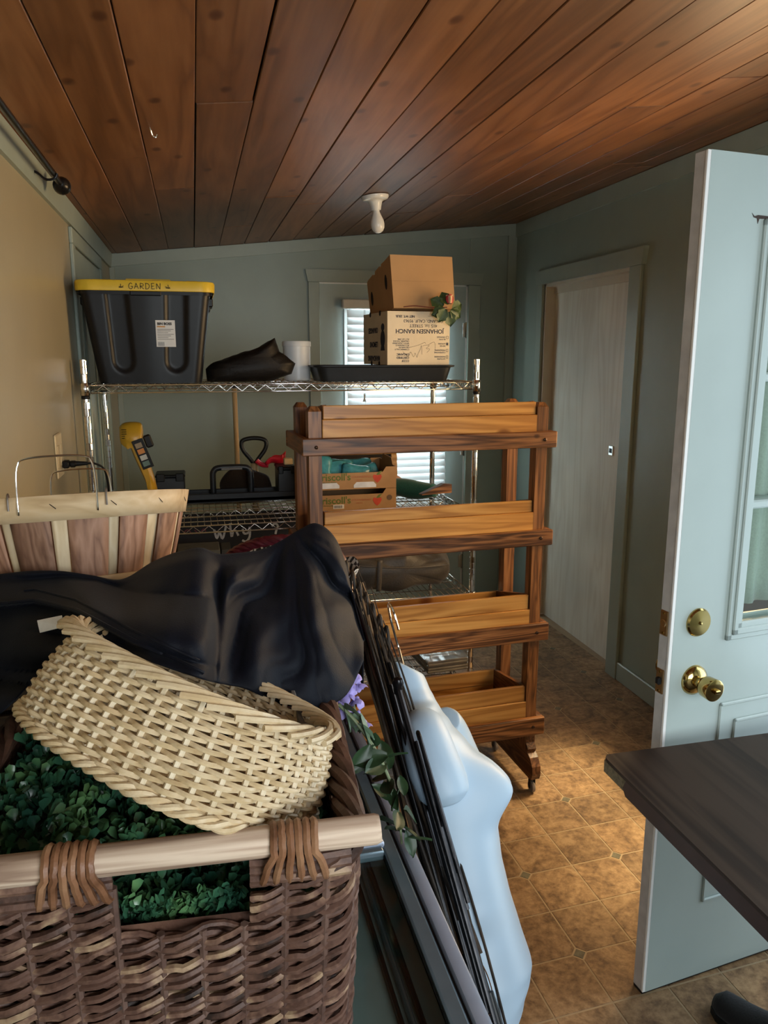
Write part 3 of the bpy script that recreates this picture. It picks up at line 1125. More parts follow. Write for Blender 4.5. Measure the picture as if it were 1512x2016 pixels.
def build_rack():
    root = thing('plant_rack', 'rolling wooden plant rack with four honey-coloured planter boxes', 'plant rack', (1.23, 2.472, 0), (0, 0, R(3)))
    xl0, xl1, xr0, xr1 = -0.887, -0.845, -0.084, -0.042
    D = 0.27

    def post(x0, x1, y0, y1, z0, z1):
        mb = MB()
        c = 0.010
        a = [(x0, y0), (x1, y0), (x1, y1), (x0, y1)]
        b = [(x0 + c, y0 + c), (x1 - c, y0 + c), (x1 - c, y1 - c), (x0 + c, y1 - c)]
        mb.add([(x, y, z0) for x, y in a] + [(x, y, z1 - 0.016) for x, y in a] + [(x, y, z1) for x, y in b],
               [(3, 2, 1, 0), (8, 9, 10, 11)] + [(k, (k + 1) % 4, (k + 1) % 4 + 4, k + 4) for k in range(4)] +
               [(k + 4, (k + 1) % 4 + 4, (k + 1) % 4 + 8, k + 8) for k in range(4)])
        return mb

    for (a, b) in ((xl0, xl1), (xr0, xr1)):
        for (c, d) in ((0.0, 0.045), (D - 0.045, D)):
            obj('post', post(a, b, c, d, 0.16, 1.462), M_stainz, root)
    tiers = ((1.307, 1.363, 1.464, 1.420), (0.957, 1.013, 1.118, 1.076), (0.598, 0.664, 0.770, 0.715), (0.224, 0.294, 0.416, 0.355))
    X0, X1 = -0.912, -0.014
    for (r0, r1, top, mid), low in zip(tiers, (0.030, 0.052, 0.060, 0.034)):
        for (y0, y1) in ((-0.020, -0.001), (D + 0.001, D + 0.020)):
            rl = obj('rail', MB().bbox(X0, X1, y0, y1, r0, r1, 0.003), M_stain, root)
            for x in (xl0 + 0.02, xr1 - 0.02):
                bm_ = MB().lathe([(0.006, 0.0), (0.006, 0.003), (0.003, 0.005)], 12,
                                 Matrix.Translation((x, y0 if y0 < 0 else y1, (r0 + r1) / 2)) @ Matrix.Rotation(R(90 if y0 < 0 else -90), 4, 'X'))
                obj('bolt', bm_, M_bolt, rl, True)
        for (x0, x1) in ((X0 + 0.001, xl0 - 0.001), (xr1 + 0.001, X1 - 0.001)):
            obj('side_rail', MB().bbox(x0, x1, 0.0, D, r0, r1, 0.003), M_stainy, root)
        # planter box
        bx0, bx1 = -0.838, -0.088
        box = obj('planter_box', MB().bbox(bx0 + 0.02, bx1 - 0.02, 0.02, D - 0.02, r0 + 0.004, r0 + 0.016, 0.001), M_pine, root)
        obj('board', MB().bbox(bx0 - 0.004, bx1 + 0.006, 0.0005, 0.0165, r0 + 0.012, mid, 0.002), M_pine, box)
        obj('board', MB().bbox(bx0, bx1, 0.0055, 0.0195, mid + 0.0005, top, 0.002), M_pine, box)
        obj('board', MB().bbox(bx0, bx1, D - 0.0165, D - 0.0005, r0 + 0.012, mid - low, 0.002), M_pine, box)
        obj('board', MB().bbox(bx0, bx1, D - 0.0195, D - 0.0055, mid - low + 0.0005, top - low, 0.002), M_pine, box)
        for (x0, x1) in ((bx0, bx0 + 0.014), (bx1 - 0.014, bx1)):
            obj('end_board', MB().prism([(0.020, r0 + 0.012), (D - 0.020, r0 + 0.012), (D - 0.020, top - low + 0.002), (0.020, top + 0.002)], -x1, -x0, Matrix(((0, -1, 0, 0), (1, 0, 0, 0), (0, 0, 1, 0), (0, 0, 0, 1)))), M_stainy, box)
    # curved feet on casters
    prof = [(-0.050, 0.062), (0.325, 0.062), (0.335, 0.10), (0.322, 0.135), (0.300, 0.150), (0.312, 0.172), (0.290, 0.224), (0.0, 0.224),
            (-0.004, 0.190), (-0.022, 0.172), (-0.016, 0.158), (-0.040, 0.146), (-0.060, 0.118), (-0.064, 0.090), (-0.056, 0.066)]
    M_ = Matrix(((0, -1, 0, 0), (1, 0, 0, 0), (0, 0, 1, 0), (0, 0, 0, 1)))
    for (x0, x1) in ((xl0 + 0.004, xl1 - 0.004), (xr0 + 0.004, xr1 - 0.004)):
        ft = obj('foot', MB().prism(prof, -x1 + 0.0, -x0, M_), M_stainy, root)
        xm = (x0 + x1) / 2
        for y in (-0.030, 0.300):
            cs = MB().bbox(xm - 0.011, xm + 0.011, y - 0.010, y + 0.012, 0.052, 0.062, 0.002)
            cs.bbox(xm - 0.012, xm - 0.008, y - 0.008, y + 0.008, 0.018, 0.054, 0.002).bbox(xm + 0.008, xm + 0.012, y - 0.008, y + 0.008, 0.018, 0.054, 0.002)
            obj('caster_fork', cs, M_blackmetal, ft)
            wh = MB().lathe([(0.006, -0.007), (0.021, -0.006), (0.0225, 0.0), (0.021, 0.006), (0.006, 0.007)], 20,
                            Matrix.Translation((xm, y, 0.0225)) @ Matrix.Rotation(R(90), 4, 'Y'))
            obj('caster_wheel', wh, plain('caster_rubber', (0.22, 0.18, 0.15), 0.5) if 'caster_rubber' not in MATS else MATS['caster_rubber'], ft, True)


build_rack()

# ------------------------------------------------------------------ things on the top shelf
TOP = SHELF_Z[0] + 0.0048


def pillow(outline, y0, y1, nz=0.0, seed=0, k=1.0, layers=7, sub=1, sq=0.45, sharp=False):
    """soft closed form: an outline in x,z swelling between y0 and y1"""
    pts = [Vector((p[0], 0, p[1])) for p in outline]
    loop = pts + [pts[0]]
    P = spline(loop, len(pts) * 5 + 1)[:-1]
    if sharp:
        P = [loop[i].lerp(loop[i + 1], j / 5) for i in range(len(pts)) for j in range(5)]
    c = sum(P, Vector()) / len(P)
    mb = MB()
    rings = []
    for i in range(layers):
        t = i / (layers - 1)
        s = max(0.03, math.sin(math.pi * (0.03 + 0.94 * t))) ** sq
        rings.append([])
        for p in P:
            q = c + (p - c) * s
            y = y0 + (y1 - y0) * t
            v = Vector((q.x, y, q.z))
            if nz:
                v += noise.noise_vector(v * 9 * k + Vector((seed, seed * 2.3, 0))) * nz
            rings[-1].append(v)
    n = len(P)
    vs = [v for r_ in rings for v in r_]
    fs = [(i * n + a, i * n + (a + 1) % n, (i + 1) * n + (a + 1) % n, (i + 1) * n + a) for i in range(layers - 1) for a in range(n)]
    fs += [tuple(range(n)), tuple((layers - 1) * n + a for a in range(n))]
    return mb.add(vs, fs)


def rrect(u, hx, hy, r):
    """point and outward normal on a rounded rectangle at perimeter fraction u"""
    sx, sy = 2 * (hx - r), 2 * (hy - r)
    q = math.pi * r / 2
    per = 2 * sx + 2 * sy + 4 * q
    d = (u % 1.0) * per
    segs = [(sx, 'l', (-hx + r, -hy), (1, 0), (0, -1)), (q, 'c', (hx - r, -hy + r), -90, 0), (sy, 'l', (hx, -hy + r), (0, 1), (1, 0)),
            (q, 'c', (hx - r, hy - r), 0, 0), (sx, 'l', (hx - r, hy), (-1, 0), (0, 1)), (q, 'c', (-hx + r, hy - r), 90, 0),
            (sy, 'l', (-hx, hy - r), (0, -1), (-1, 0)), (q, 'c', (-hx + r, -hy + r), 180, 0)]
    for s in segs:
        if d <= s[0] + 1e-12:
            if s[1] == 'l':
                return Vector((s[2][0] + s[3][0] * d, s[2][1] + s[3][1] * d, 0)), Vector((*s[4], 0))
            a = R(s[3]) + d / r
            n = Vector((math.cos(a), math.sin(a), 0))
            return Vector((*s[2], 0)) + n * r, n
        d -= s[0]
    return Vector((-hx + r, -hy, 0)), Vector((0, -1, 0))


def build_tote():
    M_body = plain('black_tote_plastic', (0.006, 0.0065, 0.008), 0.40, var=0.12, scale=50, spec=0.28)
    M_lid = plain('yellow_lid_plastic', (0.66, 0.46, 0.035), 0.38, var=0.05)
    M_ink = plain('marker_ink', (0.02, 0.015, 0.01), 0.8)
    root = thing('storage_tote', 'black storage tote with yellow lid marked GARDEN on the top shelf', 'storage tote', (-0.158, 3.235, TOP), (0, 0, 0))
    HX, HY, H = 0.233, 0.185, 0.338

    def body(u, v):
        z = v * H
        t = 0.80 + 0.20 * v
        p, n = rrect(u, HX * t, HY * (0.86 + 0.14 * v), 0.035)
        d = 0.0
        if abs(n.y) > 0.9 or abs(n.x) > 0.9:
            w = p.x if abs(n.y) > 0.9 else p.y * 1.1
            for xc in ((-0.105, 0.108) if abs(n.y) > 0.9 else (0.0,)):
                xc = xc * (0.86 + 0.14 * v)
                half = 0.036
                zz = max(0.0, 0.085 - z)
                r_ = math.hypot(w - xc, zz * 0.9)
                e = (half - r_) / 0.010
                d -= 0.011 * (1 / (1 + math.exp(-4 * e)))
            d += 0.004 * math.exp(-(w / 0.06) ** 2)
        q = p + n * d
        return Vector((q.x, q.y, z))
    b = MB().grid(260, 44, body, True)
    b.box(-HX * 0.78, HX * 0.78, -HY * 0.83, HY * 0.83, 0.0, 0.004)
    obj('body', b, M_body, root, True, True)
    obj('rim', MB().grid(120, 5, lambda u, v: (lambda p, n: Vector((p.x, p.y, H - 0.016 + 0.016 * v)))(*rrect(u, HX + 0.006, HY + 0.006, 0.04)), True), M_body, root, True)

    def lid(u, v):
        pr = ((0.013, H - 0.004), (0.0155, H - 0.002), (0.0165, H + 0.026), (0.013, H + 0.033), (0.0, H + 0.035), (-0.03, H + 0.031), (-0.05, H + 0.036), (-0.12, H + 0.037))
        o, z = pr[min(int(round(v * 7)), 7)]
        p, n = rrect(u, HX + o, HY + o, max(0.04 + o, 0.012))
        return Vector((p.x, p.y, z))
    lb = MB().grid(120, 8, lid, True)
    n0 = len(lb.v) - 120
    lb.f.append(tuple(n0 + k for k in range(120)))
    ld = obj('lid', lb, M_lid, root, True)
    obj('lid_panel', MB().bbox(-0.07, 0.09, -0.16, 0.16, H + 0.034, H + 0.042, 0.003).bbox(-0.19, -0.12, -0.13, 0.13, H + 0.034, H + 0.041, 0.003)
        .bbox(0.145, 0.19, -0.13, 0.13, H + 0.034, H + 0.041, 0.003), M_lid, ld)
    for s in (-1, 1):
        h = MB().bbox(0.205, 0.243, -0.075, 0.075, H - 0.05, H - 0.018, 0.004).bbox(0.2, 0.232, -0.06, 0.06, H - 0.066, H - 0.048, 0.003)
        if s < 0:
            h.v = [(-x - 0.0, y, z) for x, y, z in h.v]
            h.f = [tuple(reversed(f)) for f in h.f]
        obj('handle', h, M_body, root)
    obj('latch_tab', MB().bbox(-0.055, 0.055, -HY - 0.012, -HY + 0.004, H - 0.020, H - 0.003, 0.003), M_body, root)
    # handwriting on the lid rim
    m = Matrix.Translation((-0.058, -HY - 0.0172, H + 0.003)) @ Matrix.Rotation(R(90), 4, 'X')
    L = []
    s = 0.020

    def put(x, pts):
        L.append([(x + a * s * 0.75, b * s) for a, b in pts])
    x = 0.0
    put(x, [(0.9, 0.85), (0.5, 1.0), (0.1, 0.6), (0.2, 0.1), (0.7, 0.0), (1.0, 0.4), (0.55, 0.42)])
    x += 0.0205
    put(x, [(0, 0), (0.45, 1.0)])
    put(x, [(0.45, 1.0), (0.95, 0.0)])
    put(x, [(0.2, 0.38), (0.8, 0.4)])
    x += 0.0195
    put(x, [(0.1, 0), (0.12, 1.0)])
    put(x, [(0.1, 1.0), (0.8, 0.85), (0.7, 0.5), (0.12, 0.5), (0.9, 0.0)])
    x += 0.0190
    put(x, [(0.1, 0), (0.12, 1.0)])
    put(x, [(0.0, 1.0), (0.7, 0.9), (0.95, 0.5), (0.6, 0.05), (0.0, 0.0)])
    x += 0.0200
    put(x, [(0.15, 0), (0.12, 1.0)])
    put(x, [(0.12, 1.0), (0.8, 1.0)])
    put(x, [(0.12, 0.5), (0.7, 0.55)])
    put(x, [(0.1, 0.0), (0.85, 0.05)])
    x += 0.0185
    put(x, [(0.05, 0), (0.1, 1.0)])
    put(x, [(0.1, 1.0), (0.85, 0.0)])
    put(x, [(0.85, 0.0), (0.95, 1.05)])
    for cx, sg in ((-0.027, 1), (0.140, -1)):
        for a in ((-0.4, 0.3), (0.05, 0.95), (0.75, 0.45), (0.7, 0.05), (-0.5, 0.0)):
            L.append([(cx, 0.004), (cx + a[0] * 0.014 * sg, 0.004 + a[1] * 0.013)])
    strokes(L, 0.0022, m, M_ink, root)
    # paper label on the front
    lab = obj('paper_label', MB().box(0.028, 0.098, -HY * 0.935 - 0.0075, -HY * 0.935 - 0.0065, 0.135, 0.232), plain('label_paper', (0.62, 0.62, 0.60), 0.4, var=0.05), root)
    yy = -HY * 0.935 - 0.0077
    m = Matrix.Translation((0.034, yy, 0.215)) @ Matrix.Rotation(R(90), 4, 'X')
    text_mesh('BIN BOSS', 0.0125, M_ink, lab, m, bold=0.0006)
    obj('print', MB().box(0.033, 0.062, yy - 0.0001, yy + 0.0002, 0.206, 0.211), plain('label_orange', (0.5, 0.25, 0.08), 0.6), lab)
    ln = MB()
    for k in range(7):
        ln.box(0.033, 0.092 - 0.01 * (k % 3), yy - 0.0001, yy + 0.0002, 0.198 - k * 0.006, 0.2 - k * 0.006)
    for k in range(9):
        ln.box(0.034 + k * 0.0026, 0.0353 + k * 0.0026, yy - 0.0001, yy + 0.0002, 0.138, 0.153)
    obj('print', ln, plain('label_grey_print', (0.18, 0.18, 0.18), 0.6), lab)


build_tote()


def build_top_shelf_things():
    # limp black bag
    M_bag = fabric('black_bag_cloth', (0.006, 0.005, 0.0045), 0.55, 0.0, 120, 0.3)
    b = pillow([(0.050, 0.0), (0.046, 0.05), (0.075, 0.075), (0.15, 0.10), (0.24, 0.130), (0.318, 0.172), (0.334, 0.120), (0.352, 0.112), (0.398, 0.072), (0.384, 0.028), (0.30, 0.004), (0.18, 0.0)],
               3.07, 3.235, 0.007, 3, 3.0, 9, 1, 0.22, True)
    b.v = [(x, y, max(z, 0.0015) + TOP) for x, y, z in b.v]
    o = obj('cloth_bag', b, M_bag, None, True, True)
    tag(o, 'limp crumpled black bag beside the tote on the top shelf', 'bag')
    # white plastic canister
    root = thing('plastic_canister', 'plain white plastic canister between the black bag and the black tray', 'canister', (0.426, 3.31, TOP))
    Mw = plain('white_canister_plastic', (0.66, 0.68, 0.68), 0.4, var=0.03)
    obj('body', MB().lathe([(0.053, 0.0), (0.056, 0.003), (0.0575, 0.145)], 32), Mw, root, True)
    obj('lid', MB().lathe([(0.0575, 0.140), (0.0605, 0.141), (0.0605, 0.158), (0.058, 0.162), (0.0, 0.163)], 32), Mw, root, True)
    # black seed tray
    root = thing('seed_tray', 'long black plastic tray under the cartons on the top shelf', 'tray', (0.766, 3.235, TOP))

    def tray(u, v):
        pr = ((0.0, 0.004), (1.0, 0.004), (1.0, 0.0), (1.06, 0.055), (1.11, 0.058), (1.115, 0.064), (1.05, 0.064), (0.96, 0.006), (0.0, 0.008))
        k, z = pr[int(round(v * 8))]
        p, n = rrect(u, 0.268, 0.125, 0.03)
        return Vector((p.x * k, p.y * (1 + (k - 1) * 1.3), z)) if k > 0 else Vector((p.x * 0.01, p.y * 0.01, z))
    obj('body', MB().grid(96, 9, tray, True), M_black, root, True)

    # white fruit carton, standing upside down
    M_wcart = plain('white_carton', (0.66, 0.57, 0.42), 0.7, var=0.05, scale=14)
    M_bcart = plain('brown_carton', (0.40, 0.235, 0.105), 0.8, var=0.05, scale=14)
    M_print = plain('navy_print', (0.02, 0.022, 0.045), 0.7)
    root = thing('fruit_carton', 'white fruit carton printed upside down on the black tray', 'carton', (0.770, 3.105, TOP + 0.0655), (0, 0, R(4)))
    W, D, H = 0.272, 0.345, 0.214
    c = MB()
    prof = [(0.0, 0.0), (W, 0.0), (W, H), (0.0, H)]
    c.box(0.0, W, 0.0, D, 0.0, H)
    body = obj('body', c, M_wcart, root)
    # notches along the side edges
    nt_ = MB()
    for y, z in ((0.10, H - 0.004), (0.24, H - 0.004), (0.11, 0.004), (0.22, 0.004)):
        nt_.lathe([(0.011, 0.0), (0.011, 0.002)], 14, Matrix.Translation((-0.0012, y, z)) @ Matrix.Rotation(R(90), 4, 'Y'))
    obj('notch', nt_, M_dark, root)
    # everything printed on it stands on its head
    mf = Matrix.Translation((W, -0.0004, H)) @ Matrix.Rotation(R(180), 4, 'Y') @ Matrix.Rotation(R(90), 4, 'X')
    mf = Matrix(((-1, 0, 0, W), (0, 0, 1, -0.0004), (0, -1, 0, H), (0, 0, 0, 1)))

    def T(s, x, y, size, bold=0.0):
        text_mesh(s, size, M_print, root, mf @ Matrix.Translation((x, y, 0)), bold=bold, name='print')
    T('JOHANSEN RANCH', 0.027, 0.071, 0.0240, 0.0004)
    T('415 1st. STREET', 0.056, 0.051, 0.0180)
    T('ORLAND, CALIF. 95963', 0.030, 0.0325, 0.0170)
    T('NET WT. 25LB.', 0.155, 0.016, 0.0125, 0.0004)
    T('SIZE', 0.006, 0.018, 0.0105)
    for k, (a, b2) in enumerate((('BLOOD', 'ORANGES'), ('MEYER', 'LEMONS'), ('CLEMENTINE', 'MANDARINS'), ('SATSUMA', 'MANDARINS'))):
        yy = 0.098 + 0.0265 * k
        T(a, 0.018, yy + 0.010, 0.0085)
        T(b2, 0.018, yy + 0.001, 0.0085)
        q = MB()
        for r_ in ((0.006, 0.007), (0.0135, 0.0145)):
            q.box(W - r_[1], W - r_[0], -0.0008, -0.0003, H - yy - 0.011, H - yy + 0.001)
        q.box(W - 0.0145, W - 0.006, -0.0008, -0.0003, H - yy - 0.011, H - yy - 0.010).box(W - 0.0145, W - 0.006, -0.0008, -0.0003, H - yy, H - yy + 0.001)
        if k == 1:
            q.box(W - 0.013, W - 0.008, -0.0009, -0.0003, H - yy - 0.009, H - yy - 0.001)
        obj('print', q, M_print, root)
    for k, s in enumerate(('ACT OF 1990', 'ORGANIC FOODS', 'WITH CALIFORNIA', 'ACCORDANCE', 'GROWN IN', 'COMMERCIALLY')):
        T(s, 0.178, 0.108 + 0.0082 * k, 0.0085)
    T('ORGANIC', 0.178, 0.168, 0.0120, 0.0003)
    T('CERTIFIED', 0.178, 0.181, 0.0120, 0.0003)
    T('CCOF', 0.178, 0.194, 0.0120, 0.0003)
    q = MB().box(W - 0.098, W - 0.04, -0.0008, -0.0003, H - 0.0185, H - 0.0178)
    obj('print', q, M_print, root)
    # penned word, the right way round for whoever wrote it on the turned box
    M_pen = plain('pen_ink', (0.10, 0.075, 0.05), 0.7)
    mp = Matrix.Translation((0.0, -0.0006, 0.0)) @ Matrix.Rotation(R(90), 4, 'X')
    strokes([[(0.095, 0.070), (0.135, 0.080), (0.160, 0.090), (0.166, 0.086)],
             [(0.066, 0.054), (0.074, 0.046), (0.082, 0.040), (0.090, 0.032), (0.094, 0.040), (0.100, 0.052), (0.106, 0.044), (0.114, 0.032), (0.120, 0.048), (0.128, 0.030), (0.134, 0.048), (0.142, 0.062), (0.148, 0.078), (0.150, 0.042)],
             [(0.152, 0.076), (0.168, 0.080), (0.182, 0.078), (0.168, 0.066), (0.184, 0.064), (0.172, 0.050)],
             [(0.176, 0.080), (0.204, 0.092), (0.208, 0.062)]], 0.0011, mp, M_pen, root)
    # left side print
    ms = Matrix(((0, 0, -1, -0.0004), (-1, 0, 0, D), (0, -1, 0, H), (0, 0, 0, 1)))
    ms = Matrix(((0, 0, -1, -0.0005), (1, 0, 0, 0.0), (0, -1, 0, H), (0, 0, 0, 1)))
    for k, s in enumerate(('ORANGES', 'LEMONS', 'MANDARINS')):
        text_mesh(s, 0.030, M_print, root, ms @ Matrix.Translation((0.13 if k < 2 else 0.10, 0.062 + 0.058 * k, 0)), bold=0.0012, name='print')
    e = MB()
    mm = Matrix.Translation((-0.0006, 0.062, 0)) @ Matrix.Rotation(R(90), 4, 'Z')
    e.prism([(0.030 * math.cos(a * math.pi / 10), 0.105 + 0.036 * math.sin(a * math.pi / 10)) for a in range(20)], -0.0002, 0.0002, mm @ Matrix.Translation((0, 0, 0)))
    e.prism([(0.022 * math.cos(a * math.pi / 10), 0.152 + 0.016 * math.sin(a * math.pi / 10)) for a in range(20)], -0.0002, 0.0002, mm)
    e.prism([(-0.028, 0.058), (0.028, 0.058), (0.020, 0.078), (-0.020, 0.078)], -0.0002, 0.0002, mm)
    obj('emblem', e, M_print, root)

    # brown carton on top, notched and lower at the back
    root = thing('cardboard_carton', 'plain brown cardboard carton balanced on the white fruit carton', 'carton', (0.792, 3.115, TOP + 0.0655 + H + 0.001), (0, 0, R(4)))
    side = [(0.0, 0.012), (0.0, 0.218), (0.075, 0.202), (0.125, 0.194), (0.128, 0.182), (0.146, 0.180), (0.150, 0.188), (0.215, 0.174), (0.222, 0.160), (0.245, 0.157), (0.252, 0.164), (0.33, 0.146), (0.345, 0.138), (0.335, 0.0), (0.08, 0.0)]
    n = len(side)
    mb = MB()

    def sh(x, y, z):
        return Vector((x - 0.085 * (z - 0.10) - 0.0, y, z))
    mb.add([sh(0.0, y, z) for y, z in side] + [sh(0.268, y, z) for y, z in side],
           [tuple(range(n)), tuple(range(2 * n - 1, n - 1, -1))] + [(i, (i + 1) % n, (i + 1) % n + n, i + n) for i in range(n)])
    obj('body', mb, M_bcart, root)
    obj('tape_fold', MB().add([sh(0.001, -0.0006, 0.118), sh(0.267, -0.0006, 0.120), sh(0.267, -0.0006, 0.1195), sh(0.001, -0.0006, 0.1170)], [(0, 1, 2, 3)]), plain('carton_crease', (0.26, 0.15, 0.07), 0.9), root)
    hh = MB()
    for (y, z, a, b2) in ((0.075, 0.118, 0.016, 0.030), (0.285, 0.066, 0.018, 0.030)):
        pts = [(y + a * math.cos(t * math.pi / 8), z + b2 * math.sin(t * math.pi / 8)) for t in range(16)]
        hh.add([sh(-0.0012, p, q) for p, q in pts], [tuple(range(16))])
    obj('hand_hole', hh, M_dark, root)

    # artificial rose with leaves and stem tucked under the brown carton
    root = thing('artificial_rose', 'artificial red and cream rosebud with green leaves between the cartons', 'flower', (1.012, 3.085, 1.812))
    M_leaf = plain('rose_leaf', (0.04, 0.075, 0.020), 0.5, var=0.3, scale=80)
    M_red = plain('rose_red', (0.36, 0.025, 0.03), 0.55, var=0.2, scale=90)
    M_crm = plain('rose_cream', (0.60, 0.40, 0.24), 0.6, var=0.1, scale=90)

    def leaf_mesh(L, Wd):
        return MB().grid(5, 7, lambda u, v: Vector(((u - 0.5) * 2 * Wd * math.sin(math.pi * min(1, 0.06 + v * 0.94)) ** 0.8 * (1 + 0.15 * math.sin(v * 22)), L * v, 0.25 * Wd * abs(u - 0.5) * 2 - 0.2 * L * v * v)))
    for k, (x, z, a, tilt) in enumerate(((-0.03, 0.012, 60, 70), (-0.015, -0.01, 110, 75), (0.012, -0.02, 190, 80), (0.02, -0.01, 240, 70), (0.0, 0.02, 20, 60), (0.03, 0.0, 290, 60), (-0.02, -0.005, 150, 85))):
        lf = obj('leaf', leaf_mesh(0.060, 0.024), M_leaf, root, True)
        lf.matrix_local = Matrix.Translation((x * 0.55, -0.012 - 0.002 * k, z * 0.7 - 0.004)) @ Matrix.Rotation(R(90), 4, 'X') @ Matrix.Rotation(R(a), 4, 'Z') @ Matrix.Rotation(R(tilt - 80), 4, 'X')
    for k in range(5):
        pt = MB().grid(6, 6, lambda u, v: Vector((0.017 * math.sin((u - 0.5) * 2.4) * (0.6 + 0.5 * math.sin(v * 3)), -0.016 * math.cos((u - 0.5) * 2.4) * (0.5 + 0.5 * v), 0.034 * v)))
        p = obj('petal', pt, M_red if k in (0, 3) else M_crm, root, True)
        p.matrix_local = Matrix.Translation((0.008, -0.018, 0.014)) @ Matrix.Rotation(R(-12), 4, 'X') @ Matrix.Rotation(R(72 * k), 4, 'Z')
    obj('stem', MB().tube(spline([(0.0, -0.010, 0.0), (-0.06, -0.006, -0.002), (-0.13, -0.004, 0.004), (-0.18, 0.0, 0.0)], 16), 0.0022, 6), plain('rose_stem', (0.12, 0.03, 0.02), 0.6), root, True)


build_top_shelf_things()

# ------------------------------------------------------------------ things on the second shelf
S2 = SHELF_Z[1] + 0.0048


def build_second_shelf():
    # yellow garden trimmer
    root = thing('garden_trimmer', 'yellow electric garden trimmer leaning behind the bushel basket', 'garden tool', (0, 3.43, 0))
    M_y = plain('yellow_tool_plastic', (0.52, 0.30, 0.02), 0.35, var=0.06)
    out = [(-0.318, 1.325), (-0.300, 1.340), (-0.265, 1.345), (-0.228, 1.338), (-0.222, 1.300), (-0.232, 1.270), (-0.205, 1.180), (-0.178, 1.06), (-0.172, S2 + 0.001), (-0.196, S2 + 0.001), (-0.208, 1.04), (-0.262, 1.190), (-0.288, 1.262), (-0.316, 1.258)]
    b = pillow(out, -0.05, 0.05, 0.0, 0, 1, 7, 1, 0.22)
    obj('housing', b, M_y, root, True)
    obj('grip', MB().bbox(-0.218, -0.186, -0.012, 0.012, 1.235, 1.29, 0.006, Matrix.Translation((-0.2, 0, 1.26)) @ Matrix.Rotation(R(-18), 4, 'Y') @ Matrix.Translation((0.2, 0, -1.26))), M_black, root)
    m = Matrix.Translation((-0.226, -0.0505, 1.215)) @ Matrix.Rotation(R(-19), 4, 'Y')
    st = obj('sticker', MB().bbox(-0.024, 0.024, -0.003, 0.0, -0.066, 0.062, 0.002, m), M_black, root)
    for k, (z, c) in enumerate(((0.036, (0.28, 0.22, 0.14)), (0.010, (0.55, 0.22, 0.05)), (-0.018, (0.5, 0.52, 0.5)), (-0.045, (0.12, 0.2, 0.18)))):
        obj('print', MB().box(-0.016, 0.012, -0.0036, -0.003, z - 0.010, z + 0.011, m), plain('sticker_%d' % k, c, 0.5), st)
    v = MB()
    for k in range(5):
        v.box(-0.306, -0.286, -0.0445, -0.043, 1.278 + 0.009 * k, 1.281 + 0.009 * k)
    obj('vents', v, M_dark, root)

    # black tool caddy with arched handle and latched end bins
    root = thing('tool_caddy', 'black plastic tool caddy with arched handle on the second shelf', 'tool caddy', (0, 3.50, S2))
    M_c = plain('charcoal_caddy_plastic', (0.018, 0.021, 0.025), 0.36, var=0.12)
    def cb(x0, x1, z0, z1, y0=0.0, y1=0.14, b_=0.005):
        return MB().bbox(x0, x1, y0, y1, z0, z1, b_)
    base = cb(-0.188, 0.437, 0.0, 0.022)
    base.bbox(-0.188, 0.437, 0.0, 0.012, 0.0, 0.042, 0.003).bbox(-0.188, 0.437, 0.128, 0.14, 0.0, 0.042, 0.003)
    obj('base', base, M_c, root)
    for (x0, x1, h) in ((-0.186, -0.062, 0.135), (0.352, 0.436, 0.152)):
        e = obj('end_bin', cb(x0, x1, 0.015, h - 0.012, 0.002, 0.138), M_c, root)
        obj('bin_lid', cb(x0 - 0.003, x1 + 0.003, h - 0.014, h, -0.003, 0.143), M_black, e)
        w = (x1 - x0) / 3
        for k in (0, 2):
            obj('latch', cb(x0 + k * w + 0.003, x0 + k * w + w - 0.003, h - 0.03, h + 0.006, -0.008, 0.004, 0.003), M_black, e)
    hp = [(0.062, 0.07, 0.03), (0.062, 0.07, 0.11), (0.066, 0.07, 0.132), (0.085, 0.07, 0.148), (0.148, 0.07, 0.151), (0.212, 0.07, 0.148), (0.230, 0.07, 0.132), (0.234, 0.07, 0.11), (0.234, 0.07, 0.03)]
    obj('handle', MB().tube(spline(hp, 40), 0.0135, 12), M_c, root, True)
    obj('handle_plate', MB().bbox(0.10, 0.196, 0.052, 0.059, 0.140, 0.150, 0.002), plain('worn_plate', (0.13, 0.13, 0.13), 0.4), root)

    # broom handle and D-handled shovel behind the shelf
    root = thing('long_handled_broom', 'pale wooden broom handle standing behind the wire shelf', 'broom', (0.198, 3.95, 0), (0, 0, 0))
    Mh = wood('ash_handle', (0.36, 0.22, 0.09), (0.52, 0.35, 0.16), (0.6, 0.44, 0.24), 'Z', grain=1.5, rnd=0)
    obj('handle', MB().tube([(0.0, 0.0, 0.10), (-0.004, 0.03, 1.478)], 0.0125, 12), Mh, root, True)
    obj('end_cap', MB().tube([(-0.004, 0.03, 1.46), (-0.0041, 0.031, 1.488)], 0.0135, 12), M_black, root, True)
    obj('head', MB().bbox(-0.14, 0.03, -0.02, 0.025, 0.06, 0.11, 0.008).bbox(-0.15, 0.04, -0.025, 0.03, 0.0, 0.062, 0.004), M_black, root)
    root = thing('shovel', 'black D-handled shovel standing behind the tool caddy', 'shovel', (0.268, 3.78, 0))
    ring = [(0.0, 0.0, 1.095), (-0.022, 0.0, 1.128), (-0.050, 0.0, 1.165), (-0.060, 0.0, 1.195), (-0.050, 0.0, 1.218), (0.0, 0.0, 1.227), (0.050, 0.0, 1.218), (0.060, 0.0, 1.195), (0.050, 0.0, 1.165), (0.022, 0.0, 1.128), (0.0, 0.0, 1.095)]
    obj('grip', MB().tube(spline(ring, 60), 0.0105, 10), M_black, root, True)
    obj('shaft', MB().tube([(0.0, 0.0, 1.105), (0.0, 0.01, 0.30)], [0.018, 0.014], 12), Mh, root, True)
